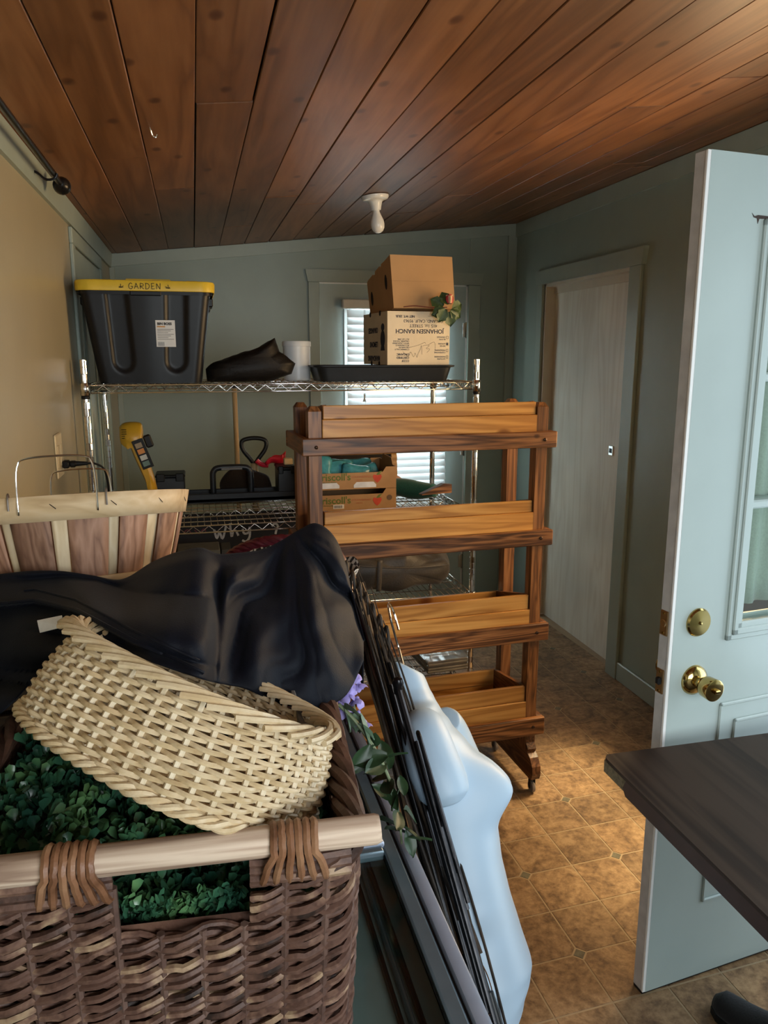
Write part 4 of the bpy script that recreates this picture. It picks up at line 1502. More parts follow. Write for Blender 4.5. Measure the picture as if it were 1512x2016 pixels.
    obj('blade', MB().grid(9, 9, lambda u, v: Vector(((u - 0.5) * 0.22 * (1 - 0.35 * v ** 3), 0.02 + 0.03 * (abs(u - 0.5) * 2) ** 2, 0.30 * (1 - v) + 0.01 * 0))), M_blackmetal, root, True)
    solidify(root.children[-1], 0.003)
    # red plastic scoop, dark sack, pale wood block
    M_r = plain('red_plastic', (0.50, 0.012, 0.03), 0.4, var=0.1)
    root = thing('plastic_scoop', 'bright red plastic scoop behind the tool caddy', 'scoop', (0.345, 3.68, 0.955))
    g = MB().grid(10, 10, lambda u, v: Vector((-0.025 + 0.085 * v + 0.01 * math.cos(u * 3.14), 0.045 * math.cos(u * math.pi) * (0.6 + 0.4 * v), 0.17 + 0.045 * v - 0.055 * math.sin(u * math.pi) * (0.4 + 0.6 * v) + 0.01 * math.sin(6 * v))))
    solidify(obj('scoop', g, M_r, root, True), 0.003)
    obj('handle', MB().tube(spline([(-0.02, 0, 0.15), (-0.05, 0.0, 0.155), (-0.075, 0, 0.175)], 10), [0.012] * 10, 8), M_r, root, True)
    obj('brace', MB().tube([(0.03, 0.0, 0.13), (0.03, 0.02, 0.0)], 0.008, 8), M_r, root, True)
    b = pillow([(-0.10, 0.0), (-0.115, 0.06), (-0.06, 0.115), (0.0, 0.125), (0.06, 0.10), (0.115, 0.06), (0.11, 0.0)], -0.04, 0.04, 0.014, 9, 1.5)
    b.v = [(x + 0.215, y + 3.70, max(z, 0.0) * 1.1 + S2) for x, y, z in b.v]
    # keep it on the shelf edge, behind the caddy
    b.v = [(x, y - 0.012, z) for x, y, z in b.v]
    tag(obj('brush_sack', b, fabric('dark_brown_sack', (0.03, 0.018, 0.010), 0.9, 0.1), None, True, True), 'dark brown sack slumped behind the tool caddy', 'sack')
    o = obj('wood_block', MB().bbox(0.385, 0.425, 3.53, 3.57, S2 + 0.1585, S2 + 0.187, 0.003), wood('pale_block', (0.5, 0.36, 0.18), (0.62, 0.47, 0.26), (0.7, 0.56, 0.34), 'X', rnd=0), None)
    tag(o, 'small pale wood block on the end of the tool caddy', 'wood block')

    # two strawberry flats
    M_kraft = plain('kraft_board', (0.36, 0.20, 0.085), 0.8, var=0.08, scale=20)
    M_green = plain('green_print', (0.10, 0.14, 0.02), 0.7)
    M_ored = plain('berry_print', (0.48, 0.05, 0.02), 0.7)
    M_org = plain('orange_print', (0.40, 0.13, 0.045), 0.7)
    for lv in range(2):
        z0 = S2 + lv * 0.094
        lab = ('open strawberry flat holding teal packets, upper of the two', 'strawberry flat under the one with teal packets')[1 - lv] if False else None
        label = 'lower kraft strawberry flat with a small barcode tag' if lv == 0 else 'upper kraft strawberry flat filled with teal packets'
        root = thing('strawberry_flat', label, 'carton', (0.425, 3.175, z0), (0, 0, 0), 'kraft strawberry flats')
        W, D, H, t = 0.402, 0.30, 0.0925, 0.004
        obj('tray_bottom', MB().box(0, W, 0, D, 0.0, t), M_kraft, root)
        fw = [(0, t), (W, t), (W, H), (W - 0.045, H), (W - 0.06, H - 0.022), (0.06, H - 0.022), (0.045, H), (0, H)]
        fw2 = [(x, z) for x, z in fw]
        fr_ = obj('front_wall', MB().prism(fw2, 0.0, t), M_kraft, root)
        obj('back_wall', MB().prism(fw2, D - t, D), M_kraft, root)
        md = Matrix(((0, -1, 0, 0), (1, 0, 0, 0), (0, 0, 1, 0), (0, 0, 0, 1)))
        ew = [(t, t), (D - t, t), (D - t, H), (D - 0.05, H), (D - 0.075, H + 0.028), (0.075, H + 0.028), (0.05, H), (t, H)]
        if lv == 0:
            ew = [(t, t), (D - t, t), (D - t, H), (t, H)]
        for x in (0.0, W - t):
            obj('end_wall', MB().prism(ew, -x - t, -x, md), M_kraft, root)
        mt = Matrix.Translation((0.0, -0.0004, 0)) @ Matrix.Rotation(R(90), 4, 'X')
        zt = 0.040 if lv else 0.034
        text_mesh("Driscoll's", 0.042, M_green, fr_, mt @ Matrix.Translation((0.045, zt, 0)), bold=0.0008, name='print')
        text_mesh('Only the Finest Berries', 0.008, M_green, fr_, mt @ Matrix.Translation((0.065, zt - 0.010, 0)), name='print')
        text_mesh('STRAWBERRIES', 0.013, M_org, fr_, mt @ Matrix.Translation((0.205, zt + 0.008, 0)), name='print')
        text_mesh('FRESAS', 0.009, M_org, fr_, mt @ Matrix.Translation((0.225, zt - 0.004, 0)), name='print')
        s = MB()
        cx, cz = 0.318, zt + 0.006
        s.prism([(cx, cz - 0.022), (cx + 0.012, cz - 0.012), (cx + 0.020, cz + 0.004), (cx + 0.016, cz + 0.014), (cx, cz + 0.011), (cx - 0.016, cz + 0.014), (cx - 0.020, cz + 0.004), (cx - 0.012, cz - 0.012)], -0.0008, 0.0)
        obj('print', s, M_ored, fr_)
        s = MB().prism([(cx - 0.004, cz + 0.012), (cx + 0.006, cz + 0.026), (cx + 0.022, cz + 0.030), (cx + 0.010, cz + 0.017), (cx + 0.020, cz + 0.014)], -0.0009, 0.0)
        obj('print', s, M_green, fr_)
        if lv:
            for x0 in (0.055, 0.215):
                pts = [(x0 + a, z) for a, z in ((0, 0.006), (0.098, 0.006), (0.098, 0.018), (0.086, 0.030), (0.012, 0.030), (0, 0.018))]
                obj('hand_hole', MB().prism(pts, -0.0009, 0.0), plain('white_liner', (0.62, 0.64, 0.68), 0.6) if 'white_liner' not in MATS else MATS['white_liner'], fr_)
        else:
            obj('barcode_tag', MB().box(0.125, 0.172, -0.0010, 0.0, 0.012, 0.030), plain('tag_white', (0.7, 0.68, 0.64), 0.6), fr_)
            q = MB()
            for k in range(9):
                q.box(0.130 + 0.004 * k, 0.1318 + 0.004 * k, -0.0014, -0.0009, 0.015, 0.027)
            obj('print', q, M_dark, fr_)
            q = MB().lathe([(0.012, 0.0), (0.012, 0.0008)], 20, Matrix.Translation((0.372, 0.0, 0.052)) @ Matrix.Rotation(R(90), 4, 'X'))
            obj('print', q, plain('seal_print', (0.12, 0.07, 0.04), 0.7), fr_)
    M_teal = plain('teal_film', (0.05, 0.24, 0.29), 0.22, var=0.2, scale=60, bmp=0.4)
    rng = random.Random(3)
    for k, (x, y, z, a, w, h) in enumerate(((0.475, 3.22, 0.05, 8, 0.13, 0.115), (0.565, 3.24, 0.012, -6, 0.13, 0.10), (0.655, 3.22, 0.012, 10, 0.12, 0.085), (0.725, 3.26, 0.008, -14, 0.11, 0.08), (0.60, 3.31, 0.012, 4, 0.13, 0.10), (0.70, 3.36, 0.012, -5, 0.12, 0.09))):
        o_ = [(-w / 2, 0.0), (-w / 2 - 0.004, h * 0.5), (-w / 2, h), (0.0, h * 1.02), (w / 2, h), (w / 2 + 0.004, h * 0.5), (w / 2, 0.0)]
        b = pillow(o_, -0.014, 0.014, 0.004, k * 3.1, 3.0, 5, 1, 0.6)
        p = obj('plastic_packet', b, M_teal, None, True, True)
        p.location = (x, y, S2 + 0.0985 + z * 0.5 + 0.004)
        p.rotation_euler = (R(-24), R(a), R(rng.uniform(-10, 10)))
        tag(p, ('teal plastic packet standing tallest behind the rack post', 'teal plastic packet second from the rack post', 'teal plastic packet near the middle of the upper flat',
                'teal plastic packet at the right end of the upper flat', 'teal plastic packet in the back row of the upper flat', 'teal plastic packet in the back right of the upper flat')[k], 'packet', 'teal packets in the strawberry flat')
    # wooden picture frame with dark backing behind the flats
    root = thing('framed_board', 'plain wooden frame with dark backing behind the strawberry flats', 'frame', (0.52, 3.555, S2), (R(-6), 0, 0))
    Mf = wood('oak_frame', (0.26, 0.13, 0.04), (0.40, 0.22, 0.075), (0.48, 0.28, 0.11), 'X', rnd=0.05)
    for a in ((0.0, 0.415, 0.19, 0.222), (0.0, 0.415, 0.0, 0.03), (0.0, 0.03, 0.03, 0.19), (0.385, 0.415, 0.03, 0.19)):
        obj('frame_bar', MB().bbox(a[0], a[1], 0.0, 0.016, a[2], a[3], 0.003), Mf, root)
    obj('backing', MB().box(0.02, 0.395, 0.008, 0.013, 0.02, 0.2), M_dark, root)
    # green cloth bundle and its paper packet
    M_g = fabric('dark_green_cloth', (0.010, 0.085, 0.075), 0.75, 0.25, 180, 0.15)
    g = MB().grid(28, 18, lambda u, v: Vector((0.23 * v - 0.008 * math.sin(7 * u), 0.055 * math.cos(2 * math.pi * u) * (1 - 0.2 * v), 0.042 + 0.042 * math.sin(2 * math.pi * u) * (0.75 + 0.25 * math.sin(3 * v)) + 0.006 * math.sin(5 * v + 3 * u))), True)
    ns = len(g.v)
    g.f.append(tuple(range(28)))
    g.f.append(tuple(range(ns - 28, ns)))
    o = obj('cloth_bundle', g, M_g, None, True, True)
    o.location = (0.872, 3.47, S2 + 0.004)
    o.rotation_euler = (0, 0, R(-38))
    tag(o, 'rolled dark green cloth bundle at the right of the second shelf', 'cloth')
    b = pillow([(-0.06, 0.0), (-0.062, 0.035), (-0.02, 0.05), (0.04, 0.048), (0.065, 0.02), (0.06, 0.0)], -0.05, 0.05, 0.005, 4, 2, 6)
    o = obj('paper_packet', b, plain('orange_white_paper', (0.55, 0.32, 0.22), 0.6, var=0.35, scale=9), None, True, True)
    o.location = (0.905, 3.575, S2 + 0.03)
    tag(o, 'orange and white paper packet behind the green cloth bundle', 'packet')
    # offcut across the second planter box
    o = obj('wood_offcut', MB().prism([(0.0, 0.0), (0.125, 0.0), (0.125, 0.032), (0.092, 0.036), (0.0, 0.004)], -0.012, 0.012), M_stain, None)
    o.location = (0.785, 2.66, 1.1205)
    o.rotation_euler = (0, R(0), R(12))
    tag(o, 'dark tapered wood offcut resting on the second planter box', 'wood offcut')


build_second_shelf()


def build_lower_shelves():
    S3 = SHELF_Z[2] + 0.0048
    root = thing('chalkboard_sign', 'black chalkboard with white chalk writing under the second shelf', 'sign', (0.16, 3.40, S3), (R(-6), 0, 0))
    obj('board', MB().bbox(-0.30, 0.30, 0.0, 0.010, 0.0, 0.33, 0.002), plain('blackboard', (0.008, 0.007, 0.008), 0.7, var=0.3, scale=20), root)
    Mc = plain('white_chalk', (0.50, 0.50, 0.50), 0.9, var=0.25, scale=120)
    m = Matrix.Translation((0, -0.0008, -0.018)) @ Matrix.Rotation(R(90), 4, 'X')
    W_ = [[(-0.105, 0.275), (-0.095, 0.235), (-0.082, 0.262), (-0.070, 0.232), (-0.052, 0.290)], [(-0.035, 0.300), (-0.030, 0.240), (-0.022, 0.262), (-0.010, 0.264), (0.0, 0.242)],
          [(0.020, 0.272), (0.026, 0.250), (0.046, 0.254), (0.052, 0.278), (0.050, 0.236), (0.034, 0.214), (0.016, 0.220)],
          [(0.150, 0.276), (0.166, 0.288), (0.178, 0.276), (0.170, 0.256), (0.166, 0.240)], [(0.165, 0.224), (0.167, 0.220)],
          [(0.040, 0.196), (0.022, 0.184), (0.026, 0.164), (0.046, 0.160), (0.058, 0.178), (0.046, 0.196), (0.034, 0.194)],
          [(0.070, 0.166), (0.076, 0.196), (0.080, 0.180), (0.094, 0.204), (0.104, 0.176)], [(0.146, 0.218), (0.124, 0.214), (0.122, 0.198), (0.142, 0.192), (0.138, 0.174), (0.118, 0.176)],
          [(-0.05, 0.150), (-0.02, 0.168), (0.0, 0.152)]]
    strokes(W_, 0.0095, m, Mc, root, 'chalk_writing')
    strokes([[(-0.24, 0.262), (-0.22, 0.28), (-0.20, 0.258)], [(-0.19, 0.278), (-0.17, 0.26), (-0.15, 0.28), (-0.14, 0.262)]], 0.005, m, plain('red_chalk', (0.16, 0.04, 0.05), 0.9), root, 'chalk_writing')
    o = obj('small_carton', MB().bbox(-0.10, 0.070, 3.13, 3.28, S3, S3 + 0.235, 0.003), plain('grey_green_carton', (0.10, 0.10, 0.085), 0.8), None)
    tag(o, 'small dark grey carton standing in front of the chalkboard sign', 'carton')
    o = obj('small_carton', MB().bbox(0.076, 0.115, 3.14, 3.27, S3, S3 + 0.232, 0.002), plain('dark_carton', (0.05, 0.05, 0.045), 0.8), None)
    tag(o, 'thin dark carton beside the small grey carton', 'carton')
    # grey padded bag on the third shelf
    M_gb = fabric('taupe_nylon', (0.058, 0.048, 0.038), 0.5, 0.1, 150, 0.12, 0.2)
    b = pillow([(0.56, 0.0), (0.535, 0.06), (0.55, 0.16), (0.68, 0.185), (0.84, 0.19), (0.98, 0.182), (1.040, 0.15), (1.086, 0.100), (1.082, 0.03), (1.05, 0.0), (0.8, -0.004)], 3.08, 3.46, 0.034, 21, 1.3, 13, 1, 0.28)
    b.v = [(x, y, max(z, 0.0) + S3 + 0.022 * noise.noise(Vector((x * 16, y * 16, z * 30))) * (1 if z > 0.02 else 0)) for x, y, z in b.v]
    root = thing('padded_bag', 'crumpled taupe nylon bag lying on the third shelf', 'bag')
    subsurf(obj('body', b, M_gb, root, True, True), 1)
    st = MB().tube(spline([(0.60, 3.075, S3 + 0.15), (0.72, 3.062, S3 + 0.135), (0.88, 3.058, S3 + 0.125), (1.04, 3.085, S3 + 0.12)], 20), 0.0035, 6)
    obj('piping', st, M_gb, root, True)
    st = MB().grid(3, 14, lambda u, v: Vector((0.71 + 0.022 * u + 0.006 * v, 3.062 - 0.004 * math.sin(math.pi * v), S3 + 0.03 + 0.135 * v)))
    solidify(obj('strap', st, M_gb, root, True), 0.002)
    # magazines sealed in clear film on the bottom shelf
    S4 = SHELF_Z[3] + 0.0048
    root = thing('wrapped_magazine_stack', 'stack of grey magazines in clear film on the bottom shelf', 'magazines', (1.02, 3.24, S4), (0, 0, R(4)))
    M_pg = plain('magazine_grey', (0.20, 0.185, 0.17), 0.35, var=0.3, scale=12)
    for k in range(5):
        mg = obj('magazine', MB().bbox(-0.02 + 0.003 * (k % 2), 0.192, 0.004 * (k % 3), 0.27, 0.012 * k, 0.012 * k + 0.0112, 0.002), M_pg, root)
        if k == 4:
            obj('cover_print', MB().box(0.02, 0.15, 0.05, 0.12, 0.0592, 0.0597).box(0.05, 0.12, 0.15, 0.165, 0.0592, 0.0597).box(0.06, 0.11, 0.18, 0.19, 0.0592, 0.0597), plain('cover_pale', (0.42, 0.40, 0.38), 0.3, var=0.3, scale=40), mg)
    f = MB().grid(24, 24, lambda u, v: Vector((-0.03 + 0.235 * u, -0.008 + 0.29 * v, 0.0612 + 0.004 * noise.noise(Vector((u * 8, v * 8, 1.0))) + 0.003)))
    obj('film_wrap', f, glass('clear_film', (0.96, 0.96, 0.97), 0.5, 0.12), root, True)


build_lower_shelves()

# ------------------------------------------------------------------ the display case at lower left
CZ = 0.82      # top of the display case


def build_case():
    root = thing('display_case', 'glass-topped display case with blue-grey metal frame under the baskets', 'display case', (0, 0, 0))
    M_rail = plain('lilac_grey_metal', (0.33, 0.37, 0.46), 0.28, 0.25, var=0.04)
    M_rail2 = plain('blue_grey_metal', (0.15, 0.20, 0.235), 0.25, 0.4, var=0.06)
    M_in = plain('dark_green_lining', (0.28, 0.35, 0.345), 0.55, var=0.05)
    M_case = plain('case_white_panel', (0.42, 0.46, 0.50), 0.4, var=0.04)
    x0, x1, y0, y1 = -0.425, 0.319, 0.42, 2.02
    obj('base_cabinet', MB().bbox(x0 + 0.01, x1 - 0.01, y0 + 0.01, y1 - 0.01, 0.0, 0.46, 0.004), M_case, root)
    obj('lining', MB().box(x0 + 0.012, x1 - 0.03, y0 + 0.012, y1 - 0.012, 0.46, 0.735), M_in, root)
    for (a, b) in ((x0, y0), (x1 - 0.022, y0), (x0, y1 - 0.022), (x1 - 0.022, y1 - 0.022)):
        obj('corner_post', MB().bbox(a, a + 0.022, b, b + 0.022, 0.44, CZ - 0.002, 0.003), M_rail2, root)
    # outer rim with a dark gasket and an inner rail
    for (a, b, c, d) in ((x1 - 0.022, x1, y0, y1), (x0, x0 + 0.022, y0, y1), (x0 + 0.022, x1 - 0.022, y0, y0 + 0.022), (x0 + 0.022, x1 - 0.022, y1 - 0.022, y1)):
        obj('rim', MB().bbox(a, b, c, d, CZ - 0.032, CZ, 0.005, None, 2), M_rail, root, True)
    for (a, b, c, d) in ((x1 - 0.0265, x1 - 0.022, y0 + 0.022, y1 - 0.022), (x0 + 0.022, x0 + 0.0265, y0 + 0.022, y1 - 0.022)):
        obj('gasket', MB().box(a, b, c, d, CZ - 0.02, CZ - 0.010), M_black, root)
    for (a, b) in ((x1 - 0.050, x1 - 0.0265), (x0 + 0.0265, x0 + 0.050)):
        obj('inner_rail', MB().bbox(a, b, y0 + 0.022, y1 - 0.022, CZ - 0.022, CZ - 0.004, 0.003), M_rail2, root, True)
    for yc in (1.112,):
        obj('cross_bar', MB().bbox(x0 + 0.05, x1 - 0.050, yc - 0.012, yc + 0.012, CZ - 0.020, CZ - 0.002, 0.003), M_rail2, root, True)
        obj('cross_bar_cap', MB().bbox(x0 + 0.05, x1 - 0.046, yc + 0.004, yc + 0.026, CZ - 0.018, CZ + 0.003, 0.003), M_rail, root, True)
    for (c, d) in ((y0 + 0.022, 1.10), (1.138, y1 - 0.022)):
        obj('top_pane', MB().box(x0 + 0.05, x1 - 0.050, c, d, CZ - 0.016, CZ - 0.010), MATS.get('case_glass') or glass('case_glass', (0.90, 0.95, 0.94), 0.05), root)
    # sliding door tracks and edge seen through the top
    for k, (xa, xb, zz) in enumerate(((0.226, 0.232, 0.750), (0.240, 0.247, 0.752), (0.253, 0.259, 0.756))):
        obj('door_track', MB().bbox(xa, xb, y0 + 0.03, y1 - 0.03, zz - 0.015, zz, 0.002), (M_black, M_rail2, M_black)[k], root)
    obj('side_panel', MB().box(x1 - 0.018, x1 - 0.014, y0 + 0.02, y1 - 0.02, 0.46, CZ - 0.03), M_rail2, root)
    obj('side_panel', MB().box(x0 + 0.01, x0 + 0.014, y0 + 0.02, y1 - 0.02, 0.46, CZ - 0.03), M_in, root)


build_case()

# ------------------------------------------------------------------ willow hamper with a dowel handle
def willow(name, cols, rough=0.55):
    m, nt, b = new_mat(name)
    setp(b, cols[1], rough, 0, 0.35)
    L = nt.links
    tc = nt.nodes.new('ShaderNodeTexCoord')
    oi = nt.nodes.new('ShaderNodeObjectInfo')
    n = nt.nodes.new('ShaderNodeTexNoise')
    n.noise_dimensions = '4D'
    n.inputs['Scale'].default_value = 11
    n.inputs['Detail'].default_value = 5
    n.inputs['Roughness'].default_value = 0.65
    mu = nt.nodes.new('ShaderNodeMath')
    mu.operation = 'MULTIPLY'
    mu.inputs[1].default_value = 60
    L.new(oi.outputs['Random'], mu.inputs[0])
    L.new(mu.outputs[0], n.inputs['W'])
    L.new(tc.outputs['Object'], n.inputs['Vector'])
    k = len(cols)
    r = ramp(nt, [(0.34 + 0.29 * i / (k - 1), c) for i, c in enumerate(cols)])
    L.new(n.outputs['Fac'], r.inputs['Fac'])
    L.new(r.outputs['Color'], b.inputs['Base Color'])
    n2 = nt.nodes.new('ShaderNodeTexNoise')
    n2.inputs['Scale'].default_value = 240
    L.new(tc.outputs['Object'], n2.inputs['Vector'])
    bump(nt, b, n2.outputs['Fac'], 0.25, 0.002)
    return m


def build_hamper():
    root = thing('willow_hamper', 'dark willow hamper with a round wooden dowel handle in the foreground', 'basket', (-0.062, 0.925, CZ + 0.0045), (0, 0, R(-4)))
    M_w = willow('brown_willow', [(0.020, 0.010, 0.007), (0.070, 0.034, 0.024), (0.125, 0.064, 0.045), (0.085, 0.041, 0.029), (0.19, 0.105, 0.072), (0.36, 0.245, 0.15)])
    M_st = willow('willow_stake', [(0.05, 0.026, 0.02), (0.10, 0.055, 0.042), (0.15, 0.09, 0.07)])
    M_bark = willow('dark_bark', [(0.030, 0.013, 0.008), (0.075, 0.034, 0.022), (0.14, 0.07, 0.045)])
    M_cord = willow('wrapped_cane', [(0.11, 0.045, 0.02), (0.22, 0.10, 0.05), (0.32, 0.17, 0.09)], 0.4)
    M_dowel = wood('dowel_wood', (0.26, 0.17, 0.12), (0.42, 0.30, 0.22), (0.60, 0.47, 0.36), 'X', rough=0.65, grain=2.0, rnd=0.0, stretch=0.05, bmp=0.15, contrast=1.5)
    HX, HY, RC, H = 0.222, 0.205, 0.045, 0.275
    per = 2 * (2 * (HX - RC)) + 2 * (2 * (HY - RC)) + 2 * math.pi * RC
    NS = 38
    rng = random.Random(8)
    rows = 42
    hole = (-0.022, 0.105, 0.224)          # hand hole in the front: x range, lower edge

    def flare(z):
        return 0.94 + 0.06 * z / H
    # upright stakes
    for k in range(NS):
        u = (k + 0.5) / NS
        p, n = rrect(u, HX, HY, RC)
        top = H
        if n.y < -0.9 and hole[0] < p.x < hole[1]:
            top = hole[2] - 0.01
        pts = [Vector((p.x * flare(z), p.y * flare(z), z)) for z in (0.0, top * 0.5, top)]
        obj('stake', MB().tube(pts, 0.0045, 6), M_st, root, True)
    # weavers, each row one rod run
    for r_ in range(rows):
        z0 = 0.008 + r_ * (H - 0.014) / rows
        ph = (r_ % 2)
        n = NS * 6
        A = 0.0058
        rr = 0.0039 + rng.uniform(-0.0008, 0.0011)
        wob = [rng.uniform(-1, 1) for _ in range(NS)]
        pts = []
        for i in range(n):
            s = i / n * NS
            p, nr = rrect((s) / NS, HX, HY, RC)
            w = math.cos(math.pi * (s + ph) - math.pi / 2 * 0)
            pw = ((s + ph + 1.0) % 2.0) - 1.0
            # a rod climbs while it lies outside and drops back behind the next stake
            rise = 0.0105 * pw if abs(pw) < 0.55 else 0.0105 * 0.55 * math.copysign((1 - abs(pw)) / 0.45, pw)
            f = flare(z0)
            q = Vector((p.x * f, p.y * f, 0)) + nr * (A * w)
            zz = z0 + rise + 0.0020 * wob[int(s) % NS] + 0.0022 * math.sin(s * 0.7 + r_)
            pts.append((Vector((q.x, q.y, zz)), p, nr))
        if z0 > hole[2] - 0.006:
            keep = [not (nr.y < -0.9 and hole[0] - 0.002 < p.x < hole[1] + 0.002) for _, p, nr in pts]
            st = next(i for i in range(n) if keep[i] and not keep[i - 1])
            run = []
            i = st
            while keep[i % n] and len(run) < n:
                run.append(pts[i % n][0])
                i += 1
            mb = MB().tube(run, rr, 6)
        else:
            mb = MB().tube([q for q, _, _ in pts], rr, 6, True)
        obj('weaver', mb, M_w, root, True)
    # second, finer set of packing rods between the rows
    # rim bundle: heavy rods on the sides and back, short ones at the front corners
    for k in range(5):
        pts = []
        for i in range(141):
            u = i / 140
            # run from the front right corner round the back to the front left corner
            uu = (2 * (HX - RC) / per) * 0.86 + u * (1 - 0.86 * 2 * (HX - RC) / per - 0.02)
            p, nr = rrect(uu, HX, HY, RC)
            a = 2 * math.pi * (k / 5 + u * 5.5)
            pts.append(Vector((p.x, p.y, H + 0.008)) + nr * (0.011 * math.cos(a) - 0.002) + Vector((0, 0, 0.010 * math.sin(a) + 0.004 * math.sin(u * 40 + k))))
        obj('rim_rod', MB().tube(pts, 0.0072, 6), M_bark, root, True)
    for (xa, xb) in ((hole[1] + 0.004, HX - 0.01), (-HX + 0.012, hole[0] - 0.004)):
        for k in range(3):
            obj('rim_rod', MB().tube(spline([(xa, -HY - 0.004, H - 0.004 + 0.009 * k), ((xa + xb) / 2, -HY - 0.010, H - 0.002 + 0.009 * k), (xb, -HY - 0.002, H - 0.006 + 0.010 * k)], 12), 0.0056, 6), M_w, root, True)
    # inner lining of bark strips on the side walls
    obj('inner_wall', MB().grid(60, 3, lambda u, v: (lambda p, n: Vector(((p.x - n.x * 0.012) * flare(v * H), (p.y - n.y * 0.012) * flare(v * H), 0.006 + v * (H - 0.055 if False else H - 0.06))))(*rrect(u, HX, HY, RC)), True), M_bark, root)
    obj('base', MB().box(-HX * 0.9, HX * 0.9, -HY * 0.9, HY * 0.9, 0.0, 0.008), M_bark, root)
    # dowel and its two bindings
    zd, yd = H + 0.036, -HY - 0.004
    dw = obj('handle', MB().tube([(-0.330, yd, zd - 0.006), (-0.325, yd, zd - 0.0058), (0.238, yd, zd + 0.002), (0.243, yd, zd + 0.0022)], [0.0135, 0.0155, 0.0155, 0.0138], 24), M_dowel, root, True)
    for x in (-0.062, 0.154):
        for k in range(6):
            xx = x + (k - 2.5) * 0.0082
            lean = 0.010 * (k - 2.5) / 2.5
            pts = []
            for i in range(25):
                a = 2 * math.pi * i / 24
                rz = 0.0195
                zc_ = zd - 0.004 + 0.004 * x
                z = zc_ + rz * math.sin(a) - (0.022 * max(0, -math.sin(a)) ** 2)
                y = yd - (rz - 0.001) * math.cos(a) * (1 if math.sin(a) > -0.5 else 0.9)
                pts.append((xx + lean * max(0, -math.sin(a)) * 1.2 + rng.uniform(-0.0006, 0.0006), y, z))
            obj('binding', MB().tube(pts[:-1], 0.0042, 6, True), M_cord, dw, True)


build_hamper()


